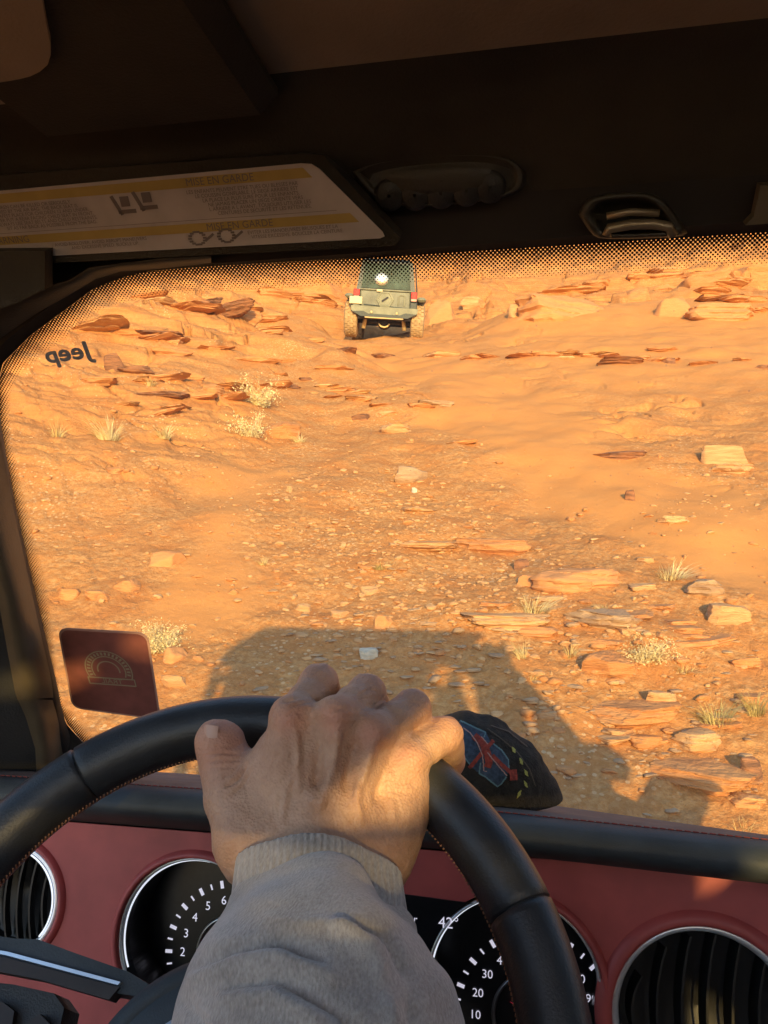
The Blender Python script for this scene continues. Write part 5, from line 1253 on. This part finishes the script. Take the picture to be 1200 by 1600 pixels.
# thumb nail
nb = P(322, 1154, .449); nz_ = -rt*.55+toc*.80+up*.12; nz_ /= np.linalg.norm(nz_); nx_ = up*.97-rt*.12; nx_ -= nz_*(nx_@nz_); nx_ /= np.linalg.norm(nx_); ny_ = np.cross(nz_, nx_)
g = G(); vs = []
for i in range(9):
    for j in range(9):
        u_, v_ = (i-4)/4, (j-4)/4; k2 = math.sqrt(max(0, 1-.35*v_*v_)); vs.append(nb + nx_*.0075*u_*(1-.12*v_*v_) + ny_*.0058*v_*(1-.18*max(0, -u_)**2) + nz_*(-.0030*v_*v_-.0008*u_*u_))
g.add(vs, [(i*9+j, (i+1)*9+j, (i+1)*9+j+1, i*9+j+1) for i in range(8) for j in range(8)])
g.build('thumb_nail', M['nail'], hand, smooth=True)
# sleeve
def knit_mat():
    m = bpy.data.materials.new('grey_knit'); m.use_nodes = True; n = m.node_tree.nodes; l = m.node_tree.links; b = n['Principled BSDF']
    b.inputs['Roughness'].default_value = .95; b.inputs['Specular IOR Level'].default_value = .1; b.inputs['Sheen Weight'].default_value = .5; b.inputs['Sheen Roughness'].default_value = .5
    g = n.new('ShaderNodeNewGeometry'); tc = n.new('ShaderNodeMapping'); tc.inputs['Rotation'].default_value = (.0, .0, -YAW); tc.inputs['Scale'].default_value = (1, .5, .5); l.new(g.outputs['Position'], tc.inputs['Vector'])
    z = n.new('ShaderNodeTexNoise'); z.inputs['Scale'].default_value = 900; z.inputs['Detail'].default_value = 3; l.new(tc.outputs[0], z.inputs['Vector'])
    z2 = n.new('ShaderNodeTexNoise'); z2.inputs['Scale'].default_value = 35; z2.inputs['Detail'].default_value = 5; l.new(g.outputs['Position'], z2.inputs['Vector'])
    a = n.new('ShaderNodeMath'); a.operation = 'MULTIPLY_ADD'; l.new(z.outputs['Fac'], a.inputs[0]); a.inputs[1].default_value = .5; 
    a2 = n.new('ShaderNodeMath'); a2.operation = 'MULTIPLY'; l.new(z2.outputs['Fac'], a2.inputs[0]); a2.inputs[1].default_value = .5; l.new(a2.outputs[0], a.inputs[2])
    r_ = n.new('ShaderNodeValToRGB'); e = r_.color_ramp.elements; e[0].position = .36; e[1].position = .64; e[0].color = (.25, .228, .212, 1); e[1].color = (.45, .415, .39, 1)
    l.new(a.outputs[0], r_.inputs[0]); l.new(r_.outputs[0], b.inputs['Base Color'])
    bp = n.new('ShaderNodeBump'); bp.inputs['Strength'].default_value = .6; bp.inputs['Distance'].default_value = .0012; l.new(z.outputs['Fac'], bp.inputs['Height']); l.new(bp.outputs[0], b.inputs['Normal'])
    return m
M['knit'] = knit_mat()
# cuff
Cf = SDF(CAM+np.array([-.26, .26, -.34]), CAM+np.array([.03, .50, -.10]), .0014)
Cf.cap(P(440, 1320, .424), P(437, 1470, .392), .0232, .0262, .010); Cf.cap(P(500, 1300, .416), P(495, 1470, .388), .0250, .0290, .012); Cf.cap(P(552, 1322, .426), P(560, 1470, .396), .0232, .0262, .010)
e0, e1, e2 = P(364, 1362, .425), P(504, 1300, .392), P(624, 1384, .425)
pn = np.cross(e1-e0, e2-e0); pn /= np.linalg.norm(pn); pn *= np.sign(pn@(P(490, 1200, .43)-P(490, 1480, .39)))
D_ = (Cf.X-e0[0])*pn[0]+(Cf.Y-e0[1])*pn[1]+(Cf.Z-e0[2])*pn[2]
Cf.F = np.maximum(Cf.F, D_)+0; ins = np.maximum(Cf.F+.0028, -(D_+.020)*0+(-1)); Cf.F = np.maximum(Cf.F, -np.maximum(Cf.F*1.0+.0026, -1)) if False else Cf.F
M['rib'] = M['knit'].copy(); M['rib'].name = 'ribbed_knit'
_n = M['rib'].node_tree.nodes; _l = M['rib'].node_tree.links; _w = _n.new('ShaderNodeTexWave'); _w.bands_direction = 'X'; _w.inputs['Scale'].default_value = 95; _w.inputs['Distortion'].default_value = .6; _w.inputs['Detail Scale'].default_value = 3
_m = _n.new('ShaderNodeMapping'); _m.inputs['Rotation'].default_value = (0, 0, -YAW-.1); _g = _n.new('ShaderNodeNewGeometry'); _l.new(_g.outputs['Position'], _m.inputs['Vector']); _l.new(_m.outputs[0], _w.inputs['Vector'])
_b = _n.new('ShaderNodeBump'); _b.inputs['Strength'].default_value = .55; _b.inputs['Distance'].default_value = .0012; _l.new(_w.outputs['Fac'], _b.inputs['Height'])
_pb = [q for q in _n if q.type == 'BSDF_PRINCIPLED'][0]; _old = _pb.inputs['Normal'].links[0].from_socket; _l.new(_old, _b.inputs['Normal']); _l.new(_b.outputs[0], _pb.inputs['Normal'])
cuff = Cf.mesh('cuff', M['rib'], hand, 1, label='ribbed grey cuff')
Sv = SDF(CAM+np.array([-.30, -.06, -.62]), CAM+np.array([.12, .46, -.12]), .0022)
Sv.cap(P(430, 1440, .392), P(405, 1570, .345), .0240, .0330, .014); Sv.cap(P(500, 1425, .378), P(490, 1570, .335), .0270, .0400, .016); Sv.cap(P(592, 1466, .392), P(590, 1600, .340), .0190, .0260, .014)
el = CAM+np.array([-.02, .06, -.36]); sh = CAM+np.array([.05, -.02, -.40])
Sv.cap(P(485, 1570, .335), el, .0455, .060, .02)
Sv.cap(P(585, 1590, .345), el+np.array([.02, 0, 0]), .030, .050, .02)
# folds
u3 = (Sv.X-e0[0])*rt[0]+(Sv.Y-e0[1])*rt[1]; l3 = (Sv.X*fw[0]+Sv.Y*fw[1]+Sv.Z*fw[2]); v3 = Sv.Z
F1 = fbm(u3*9+3, v3*26+l3*10, l3*6, 3, 77); Sv.F = Sv.F + .0040*F1 + .0030*np.sin(v3*95+u3*38+4*fbm(u3*10, v3*10, l3*8, 2, 7)-l3*40)*sstep(-.02, -.14, v3-(CAM[2]-.17))
sleeve = Sv.mesh('sleeve', M['knit'], hand, 2, label='grey brushed sweatshirt sleeve')
sv = np.array([v.co[:] for v in sleeve.data.vertices]); sn = np.array([v.normal[:] for v in sleeve.data.vertices]); q_ = sv-CAM; dd = np.maximum(q_@fw, .02)
HU = 600+FPX*(q_@rt)/dd; HW = 800-FPX*(q_@up)/dd; front = sstep(.05, .4, -(sn@fw)); dsp = np.zeros(len(sv))
for pl, wid, amp in [([(345, 1440), (420, 1412), (500, 1408), (570, 1440)], 9, -.0030), ([(335, 1462), (420, 1436), (510, 1434), (580, 1470)], 11, .0030),
    ([(300, 1510), (360, 1478), (440, 1474), (500, 1496)], 9, -.0034), ([(300, 1530), (370, 1500), (440, 1498), (520, 1530)], 12, .0034),
    ([(560, 1440), (610, 1470), (640, 1540), (650, 1600)], 9, -.0036), ([(530, 1450), (585, 1490), (610, 1560), (615, 1620)], 13, .0030),
    ([(360, 1540), (430, 1530), (520, 1575), (590, 1640)], 10, -.0034), ([(350, 1562), (430, 1556), (500, 1600)], 14, .0034), ([(285, 1560), (310, 1590), (320, 1640)], 9, -.003), ([(430, 1385), (470, 1380), (520, 1388)], 5, -.0016), ([(600, 1440), (640, 1450), (660, 1480)], 6, -.002)]:
    pl = np.array(pl, float); L_ = np.linalg.norm(pl[-1]-pl[0]); c = pl.mean(0); fade = 1-sstep(L_*.35, L_*.75, np.hypot(HU-c[0], HW-c[1]))
    dsp += amp*np.exp(-(seg_dist(HU+3*fbm(sv[:, 0]*60, sv[:, 1]*60, sv[:, 2]*60, 2, 3), HW+4*fbm(sv[:, 0]*50, sv[:, 1]*50, sv[:, 2]*50, 2, 8), pl)/wid)**2)*fade*front
sv = sv+sn*dsp[:, None]; sleeve.data.vertices.foreach_set('co', sv.astype(np.float32).ravel()); sleeve.data.update()
# ================================================================== the car in front
M['fpaint'] = mat('teal_grey_paint', (.150, .165, .135), .5, var=.25, vscale=4, coat=.25)
M['fpaint_dust'] = mat('dusty_teal_paint', (.21, .22, .16), .6, var=.2, vscale=5)
M['dust_rubber'] = mat('dusty_tyre', (.40, .27, .14), .9, var=.25, vscale=12, bump=.5, bscale=40, bdist=.01)
M['soft_top'] = mat('green_grey_glass', (.045, .075, .062), .5, spec=.15, var=.4, vscale=3)
M['dark_trim'] = mat('dark_car_trim', (.035, .05, .055), .5)
M['under'] = mat('underbody', (.030, .028, .04), .8)
M['red_lens'] = mat('red_lens', (.48, .012, .012), .3, emit=((1, .03, .02), .35))
M['plate'] = mat('plate', (.72, .60, .36), .5)
M['dust_metal'] = mat('dusty_metal', (.62, .48, .26), .6, .2)
M['glint'] = mat('lens_chrome', (1.0, .96, .80), .5, 1)
fp, fd = hit(599, 527); pxs = FPX/fd
fp[2] = float(base_h(np.array([fp[0]]), np.array([fp[1]]))[0])
fc = empty('off_road_car', (0, 0, 0), 'dusty grey-green off-road car with big tan tyres climbing the slope ahead', 'car')
yawf = R(9)
Mf = Matrix.Translation(Vector(fp+np.array([0, 0, -.03]))) @ Matrix.Rotation(yawf, 4, 'Z') @ Matrix.Rotation(R(11), 4, 'X') @ Matrix.Rotation(R(4.0), 4, 'Y')
fc.matrix_world = Mf; fcs = 1.02; fc.scale = (fcs*1.05, fcs, fcs); WM[fc.name] = Matrix.Identity(4)
def fb(name, c, h, m, bev=.02, parent=None, **k): g = G(); g.box(c, h, bev=bev); return g.build(name, m, parent or fc, auto=30, **k)
fb('body', (0, 1.55, .90), (.74, 1.95, .26), M['fpaint'], .06)
tg = fb('tailgate', (0, -.415, .93), (.60, .03, .21), M['fpaint'], .03)
# hexagonal plate, embossed shapes and hinges on the gate
g = G(); g.lathe((0, -.45, .93), (0, -1, 0), [(.215, 0), (.215, .025), (.175, .03), (.165, .018), (.001, .018)], 6); g.build('spare_mount', M['fpaint_dust'], tg)
g = G(); g.box((0, -.475, .93), (.09, .012, .02), np.array([[.8, 0, .6], [0, 1, 0], [-.6, 0, .8]])); g.build('mount_bar', M['under'], tg)
g = G(); g.tube([(.32, -.452, .80), (.32, -.452, 1.02), (.36, -.452, 1.05), (.42, -.452, 1.05), (.46, -.452, 1.02), (.46, -.452, .80)], .018, 6); g.build('embossed_rib', M['fpaint_dust'], tg)
g = G(); g.tube([(-.50, -.452, .78), (.52, -.452, .74)], .014, 6); g.build('embossed_line', M['dark_trim'], tg)
fb('rear_bar', (0, -.44, 1.15), (.64, .035, .018), M['fpaint_dust'], .01)
fb('plate_lamp', (-.14, -.47, 1.13), (.07, .03, .028), M['plate'], .01)
for sx_ in (-1, 1):
    tl = fb('tail_light', (sx_*.68, -.45, 1.02), (.078, .045, .125), M['dark_trim'], .02)
    fb('red_lens', (sx_*.68, -.49, 1.06), (.066, .012, .075), M['red_lens'], .01, tl); fb('clear_lens', (sx_*.68, -.49, .945), (.066, .012, .032), mat('pink_lens', (.7, .35, .28), .3) if sx_ < 0 else bpy.data.materials['pink_lens'], .01, tl)
    fb('corner_panel', (sx_*.68, -.43, .80), (.085, .04, .10), M['dark_trim'] if sx_ > 0 else M['fpaint'], .02)
    fb('fender_flare', (sx_*.86, .10, .98), (.11, .52, .055), M['fpaint_dust'], .05)
    fb('fender_flare', (sx_*.86, 2.55, .98), (.11, .52, .055), M['fpaint_dust'], .05)
    for wy in (.06, 2.50):
        g = G(); c = (sx_*.80, wy, .45); pr = [(.24, -.15), (.40, -.165), (.445, -.13)]
        g.lathe(c, (1, 0, 0), [(.22, -.15), (.39, -.165), (.44, -.14), (.452, -.06), (.44, -.055), (.452, -.05), (.455, .05), (.44, .055), (.452, .06), (.44, .14), (.39, .165), (.22, .15)], 44)
        # tread blocks
        for k in range(26):
            a = 2*math.pi*k/26
            for xx, o_ in ((-.105, 0), (-.035, .5), (.035, 0), (.105, .5)):
                a2 = a+o_*math.pi/13; A_ = np.array([[1, 0, 0], [0, -math.sin(a2), math.cos(a2)], [0, math.cos(a2), math.sin(a2)]]); g.box((c[0]+xx, wy+.452*math.cos(a2), .45+.452*math.sin(a2)), (.029, .036, .014), A_)
        wh = g.build('wheel', M['dust_rubber'], fc, auto=40)
        G().lathe(c, (sx_, 0, 0), [(.23, .15), (.22, .10), (.08, .08), (.0001, .09)], 24).build('rim', M['under'], wh)
fb('number_plate', (-.69, -.50, .87), (.15, .012, .088), M['plate'], .01)
# bumper: a trapezoid with cut lower corners
g = G(); g.poly([(-.80, -.50, .74), (.80, -.50, .74), (.78, -.50, .62), (.56, -.50, .50), (-.56, -.50, .50), (-.78, -.50, .62)], .16, (0, 1, 0)); bp_ = g.build('rear_bumper', M['fpaint_dust'], fc)
g = G(); g.poly([(-.76, -.512, .60), (-.50, -.512, .62), (-.38, -.512, .56), (.38, -.512, .56), (.50, -.512, .62), (.76, -.512, .60), (.56, -.512, .49), (-.56, -.512, .49)], .01, (0, 1, 0)); g.build('bumper_recess', M['dark_trim'], bp_)
for x_ in (-.30, .30): fb('recovery_ring', (x_, -.53, .60), (.02, .02, .03), M['dust_metal'], .008, bp_)
fb('step_bar', (0, -.46, .475), (.46, .04, .02), M['dust_metal'], .01)
g = G(); g.box((0, 1.3, .55), (.62, 1.7, .10)); g.build('underbody', M['under'], fc)
g = G(); g.tube([(-.72, .06, .40), (.72, .06, .40)], .05, 10); g.lathe((0, .02, .38), (0, -1, 0), [(.17, -.1), (.16, .08), (.10, .14), (.001, .15)], 20); g.build('rear_axle', M['under'], fc, smooth=True)
g = G(); g.tube([(-.13, -.16, .36), (-.08, -.17, .29), (0, -.175, .265), (.08, -.17, .29), (.13, -.16, .36)], .022, 8); g.build('axle_guard', M['dust_metal'], fc, smooth=True)
for sx_ in (-1, 1):
    g = G(); g.tube([(sx_*.50, -.02, .22), (sx_*.44, -.06, .62)], [.055, .045], 10); g.build('shock_absorber', M['dust_metal'], fc, smooth=True)
# cab
g = G(); q0 = [(-.70, -.40, 1.14), (.70, -.40, 1.14), (.70, 1.75, 1.14), (-.70, 1.75, 1.14)]; q1 = [(-.60, -.26, 1.86), (.60, -.26, 1.86), (.60, 1.35, 1.86), (-.60, 1.35, 1.86)]; q2 = [(-.50, -.16, 1.93), (.50, -.16, 1.93), (.50, 1.25, 1.93), (-.50, 1.25, 1.93)]
g.v = q0+q1+q2; g.f = [(k, (k+1) % 4, 4+(k+1) % 4, 4+k) for k in range(4)]+[(4+k, 4+(k+1) % 4, 8+(k+1) % 4, 8+k) for k in range(4)]+[(8, 9, 10, 11)]
g.build('hard_top', M['dark_trim'], fc)
g = G(); g.poly([(-.585, -.402, 1.19), (.585, -.402, 1.19), (.52, -.300, 1.80), (-.52, -.300, 1.80)], .012, (0, -1, 0)); rw = g.build('rear_window', M['soft_top'], fc)
g = G(); g.lathe((-.11, -.375, 1.42), (.10, -1, .24), [(.17, .0), (.15, .040), (.105, .068), (.05, .082), (.0001, .086)], 24); g.build('glass_boss', M['glint'], rw, smooth=True)  # dome added to catch the sun and make the window's glint
g = G(); g.tube([(-.30, -.40, 1.20), (-.02, -.38, 1.34)], .010, 6); g.build('wiper', M['under'], rw)
fb('hood', (0, 2.75, 1.12), (.62, .75, .06), M['fpaint'], .05)
g = G(); g.tube([(.74, -.38, 1.16), (.66, -.27, 1.82)], .016, 6); g.build('rear_pillar_trim', M['under'], fc)
# ================================================================== cap on the dashboard
M['cap'] = mat('black_felt', (.022, .018, .014), .95, col2=(.045, .036, .026), vscale=150, bump=.8, bscale=500, bdist=.002)
K = SDF(CAM+np.array([-.16, .56, -.30]), CAM+np.array([.12, .82, -.12]), .0017)
K.cap(P(735, 1222, .700), P(770, 1238, .700), .052, .046, .02); K.cap(P(712, 1212, .715), P(690, 1225, .72), .046, .040, .02); K.cap(P(800, 1232, .700), P(822, 1250, .700), .037, .031, .014)
K.cap(P(730, 1185, .695), P(765, 1200, .695), .036, .036, .02)
K.cap(P(758, 1128, .70), P(812, 1186, .71), .004, .004, .012)
K.F = K.F + .0016*fbm(K.X*60, K.Y*60, K.Z*60, 3, 3) + .0012*np.abs(np.sin((K.X*.8+K.Z)*210))*sstep(.0, .03, K.X-.10)
zc0 = P(780, 1253, .69)[2]; zc1 = P(780, 1262, .66)[2]
K.F = np.maximum(K.F, -(K.Z-zc0))
capo = K.mesh('cap', M['cap'], None, 2, label='black cap with an embroidered blue and red crest lying on the dashboard', cat='cap')
from mathutils.bvhtree import BVHTree
bvh = BVHTree.FromObject(capo, bpy.context.evaluated_depsgraph_get()) if False else BVHTree.FromPolygons([v.co[:] for v in capo.data.vertices], [tuple(p.vertices) for p in capo.data.polygons])
def inpoly(x, y, pl):
    c = False; j = len(pl)-1
    for i in range(len(pl)):
        if (pl[i][1] > y) != (pl[j][1] > y) and x < (pl[j][0]-pl[i][0])*(y-pl[i][1])/(pl[j][1]-pl[i][1])+pl[i][0]: c = not c
        j = i
    return c
def cz(x, y): return (680+x/5.4545, 1100+y/5.4545)
def decal(polys, name, m, off, step=1.0, test=None, **k):
    g = G(); cache = {}
    allp = [q for p in polys for q in p]; x0, x1 = min(q[0] for q in allp), max(q[0] for q in allp); y0, y1 = min(q[1] for q in allp), max(q[1] for q in allp)
    def pt(i, j):
        if (i, j) in cache: return cache[(i, j)]
        r_ = ray(x0+i*step, y0+j*step); r_ = r_/np.linalg.norm(r_); h_ = bvh.ray_cast(Vector(CAM), Vector(r_))
        cache[(i, j)] = None if h_[0] is None else (len(g.v), g.v.append(tuple(h_[0]+h_[1]*(off if h_[1].dot(Vector(fw)) < 0 else -off))))[0]
        return cache[(i, j)]
    for i in range(int((x1-x0)/step)+1):
        for j in range(int((y1-y0)/step)+1):
            if any(inpoly(x0+(i+.5)*step, y0+(j+.5)*step, p) for p in polys):
                q = [pt(i, j), pt(i+1, j), pt(i+1, j+1), pt(i, j+1)]
                if None not in q: g.f.append(tuple(q))
    if g.f: return g.build(name, m, capo, **k)
def stroke(pts, w_):
    pts = np.array(pts, float); o = []; b = []
    for i, p in enumerate(pts):
        t = pts[min(i+1, len(pts)-1)]-pts[max(i-1, 0)]; t /= np.linalg.norm(t)+1e-9; n = np.array([-t[1], t[0]])*w_/2; o.append(p+n); b.append(p-n)
    return [tuple(q) for q in o+b[::-1]]
field = [cz(*q) for q in [(205, 150), (330, 200), (430, 245), (470, 330), (560, 400), (620, 480), (622, 560), (600, 640), (530, 700), (470, 660), (430, 620), (370, 590), (300, 530), (230, 440), (190, 330), (200, 250)]]
decal([field], 'crest_field', mat('embroidery_blue', (.055, .085, .13), .85, var=.35, vscale=300, bump=.6, bscale=900, bdist=.001), .0007)
decal([stroke([cz(*q) for q in pl], 2.2) for pl in ([(215, 152), (330, 205), (425, 250), (415, 290)], [(470, 330), (560, 400), (618, 480), (620, 560)], [(370, 590), (430, 622), (525, 700), (560, 675), (600, 620)], [(240, 440), (300, 520)], [(385, 500), (375, 590)])], 'crest_outline', mat('embroidery_teal', (.16, .28, .30), .85), .0013, .8)
decal([stroke([cz(*q) for q in pl], w_) for pl, w_ in (([(330, 280), (400, 340), (440, 420), (455, 500), (440, 540)], 11), ([(290, 545), (380, 440), (490, 320)], 6), ([(480, 440), (560, 520), (640, 590)], 6), ([(655, 560), (660, 650)], 12))], 'crest_figure', mat('embroidery_red', (.34, .055, .035), .85, var=.4, vscale=400), .0017, .8)
decal([stroke([cz(*q) for q in pl], 1.5) for pl in ([(240, 215), (300, 260), (360, 350), (400, 440), (415, 570), (440, 575)], [(440, 420), (480, 470), (600, 610)], [(390, 290), (440, 350)])], 'crest_stitch', mat('embroidery_pink', (.55, .33, .27), .85), .0022, .7)
decal([[cz(x-12, y-35), cz(x+18, y-10), cz(x+22, y+30), cz(x-4, y+12)] for x, y in ((190, 520), (720, 495), (762, 590), (758, 685), (655, 400))]+[[cz(712-22, 800), cz(700, 750), cz(728, 728), cz(722, 770)]], 'leaf_stitch', mat('embroidery_yellow', (.45, .42, .10), .85), .0015, .8)
decal([stroke([cz(*q) for q in pl], 1.6) for pl in ([(440, 215), (560, 300), (700, 420), (800, 560), (850, 700)], [(470, 190), (620, 240), (780, 370)])], 'seam_stitch', mat('brown_thread', (.13, .095, .065), .9), .0010, .8)
#@@PART5
